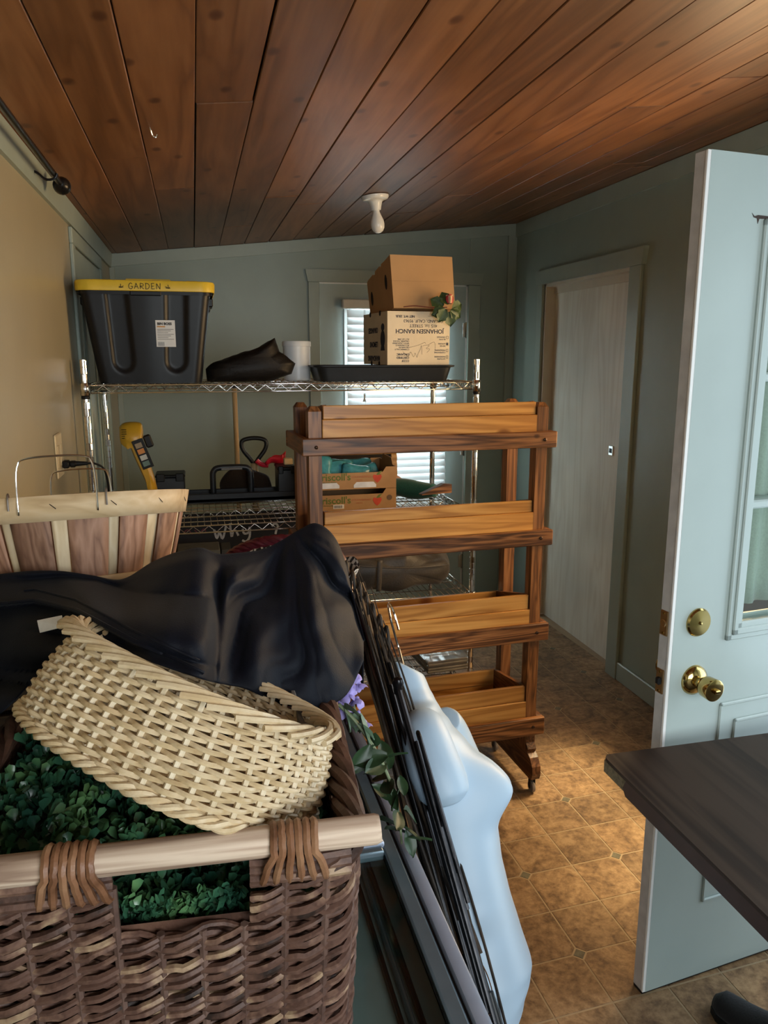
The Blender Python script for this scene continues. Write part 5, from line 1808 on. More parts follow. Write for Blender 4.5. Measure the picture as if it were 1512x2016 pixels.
def build_boxwood():
    """artificial boxwood mats lying in the hamper"""
    M_leafs, nt, b = new_mat('boxwood_leaf')
    setp(b, (0.03, 0.10, 0.045), 0.28, 0, 0.5)
    tc = nt.nodes.new('ShaderNodeTexCoord')
    n = nt.nodes.new('ShaderNodeTexNoise')
    n.inputs['Scale'].default_value = 16
    n.inputs['Detail'].default_value = 2
    nt.links.new(tc.outputs['Object'], n.inputs['Vector'])
    r = ramp(nt, [(0.32, (0.016, 0.062, 0.040)), (0.5, (0.038, 0.12, 0.062)), (0.68, (0.11, 0.23, 0.085))])
    nt.links.new(n.outputs['Fac'], r.inputs['Fac'])
    nt.links.new(r.outputs['Color'], b.inputs['Base Color'])
    rng = random.Random(4)
    root = thing('boxwood_mat', 'clump of artificial green boxwood foliage inside the willow hamper', 'foliage', (-0.062, 0.925, CZ + 0.014), (0, 0, R(-4)))

    def top(x, y):
        return 0.205 + 0.055 * max(0, min(1, (-0.02 - x) / 0.12)) + 0.012 * math.sin(x * 60) * math.cos(y * 55)
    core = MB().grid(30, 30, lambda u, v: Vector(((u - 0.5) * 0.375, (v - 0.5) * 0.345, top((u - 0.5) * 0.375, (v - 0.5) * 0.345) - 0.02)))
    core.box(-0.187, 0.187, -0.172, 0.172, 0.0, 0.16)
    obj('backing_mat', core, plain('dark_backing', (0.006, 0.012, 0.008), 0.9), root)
    mb = MB()
    # sprigs: a tuft of leaves on each
    cl = []
    for i in range(15):
        for j in range(13):
            cl.append(((i - 7) * 0.026 + rng.uniform(-0.008, 0.008), (j - 6) * 0.027 + rng.uniform(-0.008, 0.008)))
    for (cx, cy_) in cl:
        if abs(cx) > 0.19 or abs(cy_) > 0.172:
            continue
        cz = top(cx, cy_)
        nl = 20
        for k in range(nl):
            th = rng.uniform(0, 2 * math.pi)
            el = rng.uniform(0.05, 1.35)
            d = Vector((math.cos(th) * math.cos(el), math.sin(th) * math.cos(el), math.sin(el)))
            if cy_ < -0.15 and d.y > 0.3:
                d.y = -d.y
            base = Vector((cx, cy_, cz - 0.016)) + d * rng.uniform(0.010, 0.022)
            base.x = max(-0.192, min(0.192, base.x))
            base.y = max(-0.178, min(0.178, base.y))
            side = d.cross(Vector((rng.uniform(-1, 1), rng.uniform(-1, 1), rng.uniform(-1, 1))))
            if side.length < 1e-4:
                continue
            side.normalize()
            up = d.cross(side)
            L_, W_ = rng.uniform(0.0145, 0.0195), rng.uniform(0.0050, 0.0066)
            p = [base, base + d * L_ * 0.45 + side * W_ * 0.8 + up * 0.0012, base + d * L_ * 0.8 + side * W_ + up * 0.0016, base + d * L_ + up * 0.0006,
                 base + d * L_ * 0.8 - side * W_ + up * 0.0016, base + d * L_ * 0.45 - side * W_ * 0.8 + up * 0.0012, base + d * L_ * 0.6 - up * 0.0006]
            mb.add(p, [(0, 1, 6), (1, 2, 6), (2, 3, 6), (3, 4, 6), (4, 5, 6), (5, 0, 6)])
    # a sheet of the same foliage behind the hand hole
    for k in range(900):
        x = rng.uniform(-0.10, 0.10)
        z = rng.uniform(0.12, 0.23)
        base = Vector((x, -0.172, z))
        d = Vector((rng.uniform(-0.7, 0.7), -rng.uniform(0.25, 0.9), rng.uniform(-0.5, 0.8))).normalized()
        side = d.cross(Vector((rng.uniform(-1, 1), rng.uniform(-1, 1), rng.uniform(-1, 1)))).normalized()
        up = d.cross(side)
        L_, W_ = 0.012, 0.0042
        p = [base, base + d * L_ * 0.45 + side * W_ * 0.8, base + d * L_ * 0.8 + side * W_, base + d * L_, base + d * L_ * 0.8 - side * W_, base + d * L_ * 0.45 - side * W_ * 0.8, base + d * L_ * 0.6 - up * 0.001]
        mb.add(p, [(0, 1, 6), (1, 2, 6), (2, 3, 6), (3, 4, 6), (4, 5, 6), (5, 0, 6)])
    o = link('foliage', None, root) if False else None
    me = bpy.data.meshes.new('foliage')
    me.from_pydata(mb.v, [], mb.f)
    me.materials.append(M_leafs)
    me.polygons.foreach_set('use_smooth', [True] * len(me.polygons))
    o = link('foliage', me, root)
    o['kind'] = 'stuff'


build_boxwood()

o = obj('grey_board', MB().bbox(0.112, 0.118, 0.86, 1.02, 1.02, 1.155, 0.001), plain('grey_card', (0.16, 0.155, 0.15), 0.6), None)
tag(o, 'thin grey board standing inside the right side of the willow hamper', 'board')


def build_pale_basket():
    """peeled willow oval basket lying tilted on the foliage"""
    root = thing('pale_wicker_basket', 'pale peeled-willow oval basket lying tilted on the boxwood foliage', 'basket', (-0.050, 0.888, 1.137), (R(-28.4), R(11.3), R(-42.8)))
    M_p = willow('peeled_willow', [(0.42, 0.29, 0.15), (0.56, 0.42, 0.24), (0.68, 0.54, 0.35), (0.60, 0.44, 0.25)], 0.42)
    M_ps = willow('peeled_stake', [(0.60, 0.48, 0.30), (0.72, 0.60, 0.42), (0.78, 0.68, 0.50)], 0.45)
    A_, B_, H, FL = 0.178, 0.154, 0.100, 0.885
    NE = 2.6

    def ring(s, k=1.0):
        c, n = math.cos(s), math.sin(s)
        x = A_ * math.copysign(abs(c) ** (2 / NE), c)
        y = B_ * math.copysign(abs(n) ** (2 / NE), n)
        return Vector((x * k, y * k, 0))
    # even spacing by arc length
    tab = [ring(2 * math.pi * i / 2000) for i in range(2001)]
    acc = [0.0]
    for a, b in zip(tab[:-1], tab[1:]):
        acc.append(acc[-1] + (b - a).length)
    per = acc[-1]

    def at(u):
        import bisect
        d = (u % 1.0) * per
        i = min(bisect.bisect_left(acc, d), 2000)
        i = max(i, 1)
        t = (d - acc[i - 1]) / max(1e-9, acc[i] - acc[i - 1])
        p = tab[i - 1].lerp(tab[i], t)
        tg = (tab[i] - tab[i - 1]).normalized()
        return p, Vector((tg.y, -tg.x, 0))
    NS = 44

    def bulge(v):
        return 1.0 + (FL - 1.0) * v + 0.035 * math.sin(math.pi * v)
    rng = random.Random(2)
    for k in range(NS):
        p, n = at((k + 0.0) / NS)
        pts = [Vector((p.x * bulge(v), p.y * bulge(v), 0.004 + v * H)) for v in (0, 0.25, 0.5, 0.75, 1.0)]
        obj('stake', MB().tube(pts, 0.0034, 6), M_ps, root, True)
    rows = 17
    for r_ in range(rows):
        v = (r_ + 0.8) / (rows + 1.0)
        pts = []
        n_ = NS * 6
        for i in range(n_):
            s = i / n_ * NS
            p, nr = at(s / NS)
            w = math.cos(math.pi * (s + (r_ % 2)))
            saw = ((s + (r_ % 2) + 1.0) / 2.0) % 1.0
            b_ = bulge(v)
            q = Vector((p.x * b_, p.y * b_, 0.004 + v * H + (saw - 0.5) * 0.002)) + nr * (0.0044 * w)
            pts.append(q)
        obj('weaver', MB().tube(pts, 0.0029 + rng.uniform(-0.0003, 0.0003), 6, True), M_p, root, True)
    # base edge: a rolled pair, and the rolled border at the rim
    for k in range(3):
        pts = []
        for i in range(260):
            u = i / 260
            p, nr = at(u)
            a = 2 * math.pi * (k / 3 + 22 * u)
            pts.append(Vector((p.x, p.y, 0.002)) + nr * (0.004 + 0.0042 * math.cos(a)) + Vector((0, 0, 0.0042 * math.sin(a))))
        obj('base_cord', MB().tube(pts, 0.0036, 6, True), M_p, root, True)
    # plaited border: short overlapping rods leaning over the rim
    nb = 40
    mb0 = None
    for k in range(nb):
        pts = []
        for i in range(11):
            t = i / 10
            p, nr = at((k + t * 4.2) / nb)
            b_ = bulge(1.0)
            off = 0.013 * math.cos(math.pi * (0.05 + 0.9 * t)) + 0.0005 * k % 2
            z = H + 0.004 + 0.012 * math.sin(math.pi * (0.05 + 0.9 * t))
            pts.append(Vector((p.x * b_, p.y * b_, z)) + nr * off)
        obj('border_rod', MB().tube(pts, 0.0037, 6), M_p, root, True)
    # woven bottom
    for k in range(20):
        y = -0.14 + 0.28 * k / 19
        xr = A_ * max(0.05, 1 - abs(y / B_) ** NE) ** (1 / NE) * 0.98
        pts = [Vector((-xr + 2 * xr * i / 40, y, 0.004 + 0.0022 * math.cos(math.pi * (i / 2.0 + k)))) for i in range(41)]
        obj('base_rod', MB().tube(pts, 0.0040, 5), M_p, root, True)
    for k in range(11):
        x = -0.15 + 0.30 * k / 10
        yr = B_ * max(0.05, 1 - abs(x / A_) ** NE) ** (1 / NE) * 0.98
        obj('base_stick', MB().tube([(x, -yr, 0.004), (x, yr, 0.004)], 0.0036, 5), M_ps, root, True)


build_pale_basket()


def build_bushel():
    root = thing('bushel_basket', 'round split-wood bushel basket with wire handle near the left wall', 'basket', (-0.222, 1.435, 1.203), (R(-11), 0, R(8)))
    M_band = wood('pale_veneer_band', (0.46, 0.31, 0.16), (0.58, 0.41, 0.23), (0.66, 0.49, 0.30), 'X', rough=0.6, grain=1.2, rnd=0.05, stretch=0.2, bmp=0.05)
    M_slA = wood('brown_veneer_slat', (0.16, 0.075, 0.045), (0.27, 0.14, 0.085), (0.36, 0.20, 0.13), 'Z', rough=0.6, grain=1.4, rnd=0.22, stretch=0.12, bmp=0.05)
    M_slB = wood('pale_veneer_slat', (0.50, 0.37, 0.22), (0.62, 0.48, 0.30), (0.70, 0.57, 0.39), 'Z', rough=0.6, grain=1.4, rnd=0.08, stretch=0.12, bmp=0.05)
    R1, R0, H = 0.200, 0.156, 0.155

    def rad(z):
        t = z / H
        return R0 + (R1 - R0) * (t ** 0.8)
    a = 0.0
    k = 0
    rng = random.Random(6)
    while a < 2 * math.pi - 0.02:
        dark = (k % 2 == 0)
        w = rng.uniform(0.27, 0.34) if dark else rng.uniform(0.06, 0.16)
        w = min(w, 2 * math.pi - a)
        off = 0.0 if dark else -0.0035

        def sl(u, v, a=a, w=w, off=off):
            aa = a + 0.004 + (w - 0.008) * u
            z = 0.004 + v * (H - 0.008)
            r_ = rad(z) + off
            return Vector((r_ * math.cos(aa), r_ * math.sin(aa), z))
        o = obj('slat', MB().grid(6, 7, sl), M_slA if dark else M_slB, root, True)
        solidify(o, 0.0022)
        a += w
        k += 1

    def band(name, z0, z1, dr, mat, th=0.0035):
        o = obj(name, MB().grid(72, 3, lambda u, v: Vector(((rad(z0 + (z1 - z0) * v) + dr) * math.cos(2 * math.pi * u), (rad(z0 + (z1 - z0) * v) + dr) * math.sin(2 * math.pi * u), z0 + (z1 - z0) * v)), True), mat, root, True)
        solidify(o, th, 1)
        return o
    tb = band('rim_band', H - 0.026, H + 0.014, 0.001, M_band)
    band('inner_band', H - 0.020, H + 0.012, -0.008, M_band)
    bb = band('bottom_band', 0.006, 0.034, 0.001, M_band)
    # lapped end of the rim band
    lap = MB().grid(10, 3, lambda u, v: Vector(((rad(H - 0.006) + 0.006) * math.cos(R(228) + 0.16 * u), (rad(H - 0.006) + 0.006) * math.sin(R(228) + 0.16 * u), H - 0.022 + 0.030 * v)))
    solidify(obj('band_lap', lap, M_band, tb, True), 0.0025, 1)
    ms = plain('dark_staple', (0.05, 0.04, 0.035), 0.4, 0.7)
    for j in range(14):
        aa = 2 * math.pi * j / 14 + 0.1
        r_ = rad(H - 0.006) + 0.0055
        p = Vector((r_ * math.cos(aa), r_ * math.sin(aa), H - 0.004))
        t = Vector((-math.sin(aa), math.cos(aa), -0.9)) * 0.0045
        obj('staple', MB().tube([p - t, p + t], 0.0007, 4), ms, tb)
        r_ = rad(0.02) + 0.0055
        p = Vector((r_ * math.cos(aa), r_ * math.sin(aa), 0.02))
        obj('staple', MB().tube([p - t, p + t], 0.0007, 4), ms, bb)
    obj('bottom', MB().lathe([(0.0, 0.002), (R0 - 0.002, 0.002), (R0 - 0.002, 0.008), (0.0, 0.008)], 48, None, False), M_slB, root)
    # wire bail handles on both sides
    for ang in (R(265), R(85)):
        r_ = rad(H) + 0.006
        half = 0.285
        e0, e1 = ang - half, ang + half
        c0 = Vector((r_ * math.cos(e0), r_ * math.sin(e0), H - 0.013))
        c1 = Vector((r_ * math.cos(e1), r_ * math.sin(e1), H - 0.013))
        n = Vector((math.cos(ang), math.sin(ang), 0))
        up = Vector((0, 0, 1))
        pts = [c0 - n * 0.006, c0 + up * 0.004, c0 + up * 0.05, c0 + up * 0.075 + (c1 - c0) * 0.03, c0 + up * 0.085 + (c1 - c0) * 0.12, (c0 + c1) / 2 + up * 0.088,
               c1 + up * 0.085 - (c1 - c0) * 0.12, c1 + up * 0.075 - (c1 - c0) * 0.03, c1 + up * 0.05, c1 + up * 0.004, c1 - n * 0.006]
        hd = obj('wire_handle', MB().tube(spline(pts, 60), 0.0017, 8), M_chrome, root, True)
        for c, s in ((c0, -1), (c1, 1)):
            t = (c1 - c0).normalized() * s * 0.014
            q = [c + t + up * 0.006, c + t + up * 0.028, c + t + up * 0.032 - n * 0.008, c + t + up * 0.024 - n * 0.013]
            obj('loop_end', MB().tube(spline(q, 14), 0.0017, 8), plain('grey_wire', (0.25, 0.22, 0.2), 0.35, 0.9) if 'grey_wire' not in MATS else MATS['grey_wire'], hd, True)
    # the crate that carries it
    cr = thing('wooden_crate', 'plain dark wooden crate under the bushel basket', 'crate', (-0.222, 1.45, CZ + 0.004))
    Mc = wood('dark_crate_wood', (0.05, 0.03, 0.018), (0.10, 0.06, 0.035), (0.14, 0.09, 0.055), 'X', rnd=0.1)
    for y in (-0.19, 0.18):
        for z in (0.0, 0.122, 0.244):
            obj('slat', MB().bbox(-0.195, 0.195, y, y + 0.012, z, z + 0.112, 0.002), Mc, cr)
    for x in (-0.195, 0.185):
        for z in (0.0, 0.122, 0.244):
            obj('end_slat', MB().bbox(x, x + 0.010, -0.176, 0.178, z, z + 0.112, 0.002), Mc, cr)
    obj('lid_board', MB().bbox(-0.195, 0.195, -0.19, 0.192, 0.3562, 0.3625, 0.002), Mc, cr)
    cr.scale = (1, 1, 0.965)


build_bushel()


def build_red_basket():
    root = thing('gingham_basket', 'burgundy rope-handled basket with black gingham lining behind the black cloth', 'basket', (0.185, 1.78, CZ + 0.005))
    M_b = plain('burgundy_cord', (0.085, 0.010, 0.016), 0.3, var=0.25, scale=60)
    M_gh = checker('black_gingham', (0.03, 0.032, 0.04), (0.62, 0.64, 0.66), 72)
    n_, rows = 120, 18
    for r_ in range(rows):
        z = 0.008 + r_ * 0.0155
        k = 0.80 + 0.20 * z / 0.28
        pts = []
        for i in range(n_):
            a = 2 * math.pi * i / n_
            w = 0.004 * math.cos(15 * a + math.pi * r_)
            pts.append((0.165 * k * math.cos(a) + w * math.cos(a), 0.150 * k * math.sin(a) + w * math.sin(a), z))
        obj('weaver', MB().tube(pts, 0.0078, 6, True), M_b, root, True)
    obj('base', MB().lathe([(0.0, 0.0), (0.125, 0.0), (0.125, 0.006), (0.0, 0.006)], 40, None, False), M_b, root)
    lin = MB().grid(72, 5, lambda u, v: Vector(((0.150 + 0.034 * math.sin(math.pi * v * 0.95)) * math.cos(2 * math.pi * u), (0.135 + 0.034 * math.sin(math.pi * v * 0.95)) * math.sin(2 * math.pi * u),
                                                 (0.20, 0.285, 0.300, 0.288, 0.235)[int(round(v * 4))] + 0.006 * math.sin(2 * math.pi * u * 9))), True)
    obj('gingham_lining', lin, M_gh, root, True)
    for k in range(4):
        pts = []
        for i in range(80):
            t = i / 79
            a = math.pi * t
            c = Vector((-0.150 * math.cos(a) * 1.0, 0.0, 0.27 + 0.098 * math.sin(a) ** 0.7))
            an = 2 * math.pi * (k / 4 + 6 * t)
            pts.append(c + Vector((0, 0.007 * math.cos(an), 0.007 * math.sin(an))))
        obj('handle_cord', MB().tube(pts, 0.0062, 6), M_b, root, True)


build_red_basket()

# ------------------------------------------------------------------ black cloth thrown over the baskets


def build_cloth():
    f = 1514.0
    th, yw = R(11.5), R(13.68)
    st, ct, sy, cy = math.sin(th), math.cos(th), math.sin(yw), math.cos(yw)

    def P(x, y, d):
        """survey point: picture bearing and horizontal distance to a place in the room"""
        u, v = (x - 756) / f, (1008 - y) / f
        F, U = ct + v * st, -st + v * ct
        k = d / F
        return Vector((k * (u * cy + F * sy), k * (-u * sy + F * cy), 1.62 + k * U))
    cols = [(-70, 1140, 1440, 1.16, 0.96), (0, 1130, 1405, 1.15, 0.95), (60, 1124, 1345, 1.14, 0.95), (120, 1124, 1295, 1.14, 0.96), (180, 1132, 1262, 1.14, 0.93), (240, 1140, 1282, 1.14, 0.90),
            (300, 1106, 1304, 1.15, 0.885), (350, 1086, 1322, 1.16, 0.88), (395, 1078, 1336, 1.17, 0.885), (430, 1090, 1345, 1.19, 0.93), (470, 1088, 1352, 1.22, 0.99), (515, 1082, 1370, 1.26, 1.01),
            (550, 1066, 1386, 1.30, 1.03), (590, 1042, 1394, 1.33, 1.05), (622, 1030, 1394, 1.34, 1.07), (655, 1052, 1386, 1.34, 1.09), (678, 1100, 1372, 1.32, 1.11), (696, 1180, 1346, 1.26, 1.13), (716, 1258, 1300, 1.20, 1.15)]
    NU, NV, NB = 190, 70, 16

    def col(u):
        t = u * (len(cols) - 1)
        i = min(int(t), len(cols) - 2)
        q = t - i
        P0, P1, P2, P3 = cols[max(i - 1, 0)], cols[i], cols[i + 1], cols[min(i + 2, len(cols) - 1)]
        return [0.5 * (2 * b + (c - a) * q + (2 * a - 5 * b + 4 * c - d) * q * q + (3 * b - a - 3 * c + d) * q ** 3) for a, b, c, d in zip(P0, P1, P2, P3)]

    def sm(e0, e1, x):
        t = max(0.0, min(1.0, (x - e0) / (e1 - e0)))
        return t * t * (3 - 2 * t)

    def ridge(a):
        return 1.0 - abs(math.sin(a)) ** 0.75

    HL = [(-80, 1200), (0, 1190), (70, 1183), (150, 1203), (260, 1262), (400, 1326), (460, 1345), (900, 1500)]

    def hem_line(x):
        for (a, b), (c, d) in zip(HL[:-1], HL[1:]):
            if x <= c:
                return b + (d - b) * (x - a) / (c - a)
        return 1500

    def pt(u, v):
        x, yt, yb, dt, db = col(u)
        if v < 0:
            k = -v
            return P(x, yt + 8 * k + 90 * k * k, dt + 0.035 * math.sin(min(1, k) * math.pi / 2) + 0.05 * k)
        y = yt + (yb - yt) * v
        d = dt + (db - dt) * (1 - (1 - v) ** 1.5)
        edge = sm(0, 0.10, v)
        left = 1 - sm(405, 440, x)
        # long soft folds on the spread part
        wx = 22 * noise.noise(Vector((x / 120.0, y / 90.0, 2.1)))
        dd = left * (0.045 * ridge((y - 1120 + wx) / 62.0 - x / 420.0) + 0.030 * ridge((y - 1110 + 0.6 * wx) / 36.0 - x / 190.0) * sm(0.3, 0.8, v) - 0.02)
        # a flap over the rest, ending in a hem
        dd += -0.030 * left * sm(0.15, 0.6, v)
        # hood: folds fan out below the peak
        an = math.atan2(y - 1040, x - 575)
        r_ = math.hypot(y - 1040, x - 575)
        hood = sm(425, 470, x) * min(1.0, r_ / 170.0)
        aw = an + 0.16 * noise.noise(Vector((x / 75.0, y / 75.0, 5.5)))
        dd += hood * (0.062 * ridge(aw * 2.9 + 0.5) + 0.026 * ridge(aw * 5.3 + 1.2) + 0.006 * ridge(aw * 13 + 0.3) - 0.045)
        # lower layer under the hemmed edge of the flap
        dd += 0.040 * left * sm(0, 7, y - hem_line(x)) * (1 - sm(240, 300, x))
        # deep fold between flap and hood
        dd += 0.030 * math.exp(-((x - 428 + (y - 1200) * 0.05) / 10.0) ** 2) * sm(0.05, 0.3, v)
        dd += 0.004 * noise.noise(Vector((x / 38.0, y / 38.0, 0.3)))
        return P(x, y, d + dd * edge)
    M_c = fabric('black_satin_cloth', (0.0035, 0.0045, 0.009), 0.62, 0.03, 420, 0.12, 0.12)
    M_c.node_tree.nodes['Principled BSDF'].inputs['Specular IOR Level'].default_value = 0.16
    root = thing('black_cloth', 'black satin cloth with white tag draped over the baskets', 'cloth')
    nv = NV + NB

    def g(u, w):
        j = w * (nv - 1)
        if j < NB:
            return pt(u, -(NB - j) / NB)
        return pt(u, (j - NB) / (NV - 1))
    mb = MB().grid(NU, nv, g)
    o = obj('sheet', mb, M_c, root, True, True)
    solidify(o, 0.0022)
    # hem stitched along the lower edge of the flap
    def on_line(u, dy):
        c = col(u)
        return pt(u, min(0.99, max(0.0, (hem_line(c[0]) + dy - c[1]) / (c[2] - c[1]))))
    hem = [on_line(u, -2) for u in [0.03 + 0.42 * i / 90 for i in range(91)]]
    obj('hem', MB().tube(hem, 0.0032, 8), M_c, root, True)
    hem2 = [on_line(u, -22) + Vector((0, -0.0016, 0.001)) for u in [0.10 + 0.34 * i / 90 for i in range(91)]]
    obj('seam', MB().tube(hem2, 0.0016, 6), M_c, root, True)
    # white care tag
    eye = Vector((0, 0, 1.62))
    ua = [next(u for u in [i / 800 for i in range(801)] if col(u)[0] >= q) for q in (73, 121, 127, 79)]
    a = [pt(u, (y - col(u)[1]) / (col(u)[2] - col(u)[1])) for u, y in zip(ua, (1222, 1212, 1234, 1246))]
    near = max(1 - min((p - eye).length for p in a) / (p - eye).length for p in a)
    tg = MB().add([eye + (p - eye) * 0.978 for p in a], [(0, 1, 2, 3)])
    solidify(obj('care_tag', tg, plain('white_tag', (0.78, 0.80, 0.82), 0.7), root), 0.0008)


build_cloth()

# ------------------------------------------------------------------ torso form, rods and vine on the right of the case


def build_torso():
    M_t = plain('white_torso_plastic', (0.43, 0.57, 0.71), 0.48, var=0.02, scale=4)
    root = thing('torso_form', 'white plastic half-torso dress form with wire hook leaning beside the case', 'dress form', (0.520, 1.250, 0.315), (R(18.5), R(-27.0), R(-112.5)))
    root.scale = (0.9, 0.9, 0.9)
    prof = [(-0.07, 0.150, 0.090), (0.0, 0.166, 0.118), (0.07, 0.177, 0.128), (0.15, 0.168, 0.124), (0.22, 0.150, 0.122), (0.28, 0.144, 0.124), (0.35, 0.148, 0.132), (0.42, 0.154, 0.138),
            (0.50, 0.166, 0.132), (0.57, 0.178, 0.112), (0.625, 0.172, 0.090), (0.66, 0.120, 0.076), (0.69, 0.075, 0.068), (0.73, 0.062, 0.062), (0.80, 0.060, 0.058)]

    def pr(z):
        for (a, b) in zip(prof[:-1], prof[1:]):
            if z <= b[0]:
                t = (z - a[0]) / (b[0] - a[0])
                t = t * t * (3 - 2 * t)
                return a[1] + (b[1] - a[1]) * t, a[2] + (b[2] - a[2]) * t
        return prof[-1][1:]
    NU_, NZ = 60, 120
    vs, fs = [], []
    for j in range(NZ):
        z = -0.07 + 0.87 * j / (NZ - 1)
        w, f = pr(z)
        for i in range(NU_):
            t = math.pi * i / (NU_ - 1)
            x = w * math.copysign(abs(math.cos(t)) ** 0.8, math.cos(t))
            y = f * math.sin(t) ** 0.75
            # breasts: round below, sloping above
            for s in (-1, 1):
                dx = (x - s * 0.078) / 0.060
                dz = (z - 0.445)
                dz = dz / 0.056 if dz < 0 else dz / 0.085
                b = math.exp(-(dx * dx + dz * dz))
                y += 0.068 * b * min(1.0, math.sin(t) * 1.6)
            # navel and belly roundness
            y -= 0.006 * math.exp(-((x / 0.012) ** 2 + ((z - 0.20) / 0.014) ** 2))
            # neck cut slopes down to the front
            zz = z - 0.055 * max(0.0, (z - 0.70) / 0.10) * (y / 0.06) * 0.9
            # hips end in a rising curve at the sides
            zz += 0.10 * (y / 0.12) * max(0.0, (0.07 - z) / 0.14)
            vs.append(Vector((x, y, zz)))
    for j in range(NZ - 1):
        for i in range(NU_ - 1):
            fs.append((j * NU_ + i, j * NU_ + i + 1, (j + 1) * NU_ + i + 1, (j + 1) * NU_ + i))
        fs.append((j * NU_ + NU_ - 1, j * NU_, (j + 1) * NU_, (j + 1) * NU_ + NU_ - 1))
    fs.append(tuple(range(NU_ - 1, -1, -1)))
    fs.append(tuple((NZ - 1) * NU_ + i for i in range(NU_)))
    mb = MB().add(vs, fs)
    # upper-arm stumps
    for s in (-1, 1):
        pts = spline([(s * 0.120, 0.030, 0.630), (s * 0.160, 0.034, 0.600), (s * 0.178, 0.038, 0.540), (s * 0.182, 0.044, 0.500), (s * 0.182, 0.046, 0.465), (s * 0.180, 0.046, 0.450)], 24)
        if s < 0:
            pts = [Vector((p.x, p.y + 0.035, p.z)) for p in pts]
        rr = [0.048 + 0.014 * math.sin(math.pi * i / 23) for i in range(24)]
        rr[-1], rr[-2], rr[-3], rr[-4], rr[-5] = 0.012, 0.027, 0.036, 0.042, 0.046
        mb.tube(pts, rr, 20)
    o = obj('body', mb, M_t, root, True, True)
    rm = o.modifiers.new('remesh', 'REMESH')
    rm.mode = 'VOXEL'
    rm.voxel_size = 0.0055
    rm.use_smooth_shade = True
    sm_ = o.modifiers.new('smooth', 'SMOOTH')
    sm_.factor = 0.5
    sm_.iterations = 9
    hk = spline([(0.0, 0.012, 0.79), (0.0, 0.012, 0.835), (0.012, 0.012, 0.862), (0.036, 0.014, 0.905), (0.030, 0.016, 0.940), (0.0, 0.018, 0.952), (-0.034, 0.020, 0.935), (-0.044, 0.020, 0.900), (-0.040, 0.020, 0.885)], 50)
    obj('hook', MB().tube(hk, 0.0030, 8), M_chrome, root, True)


build_torso()


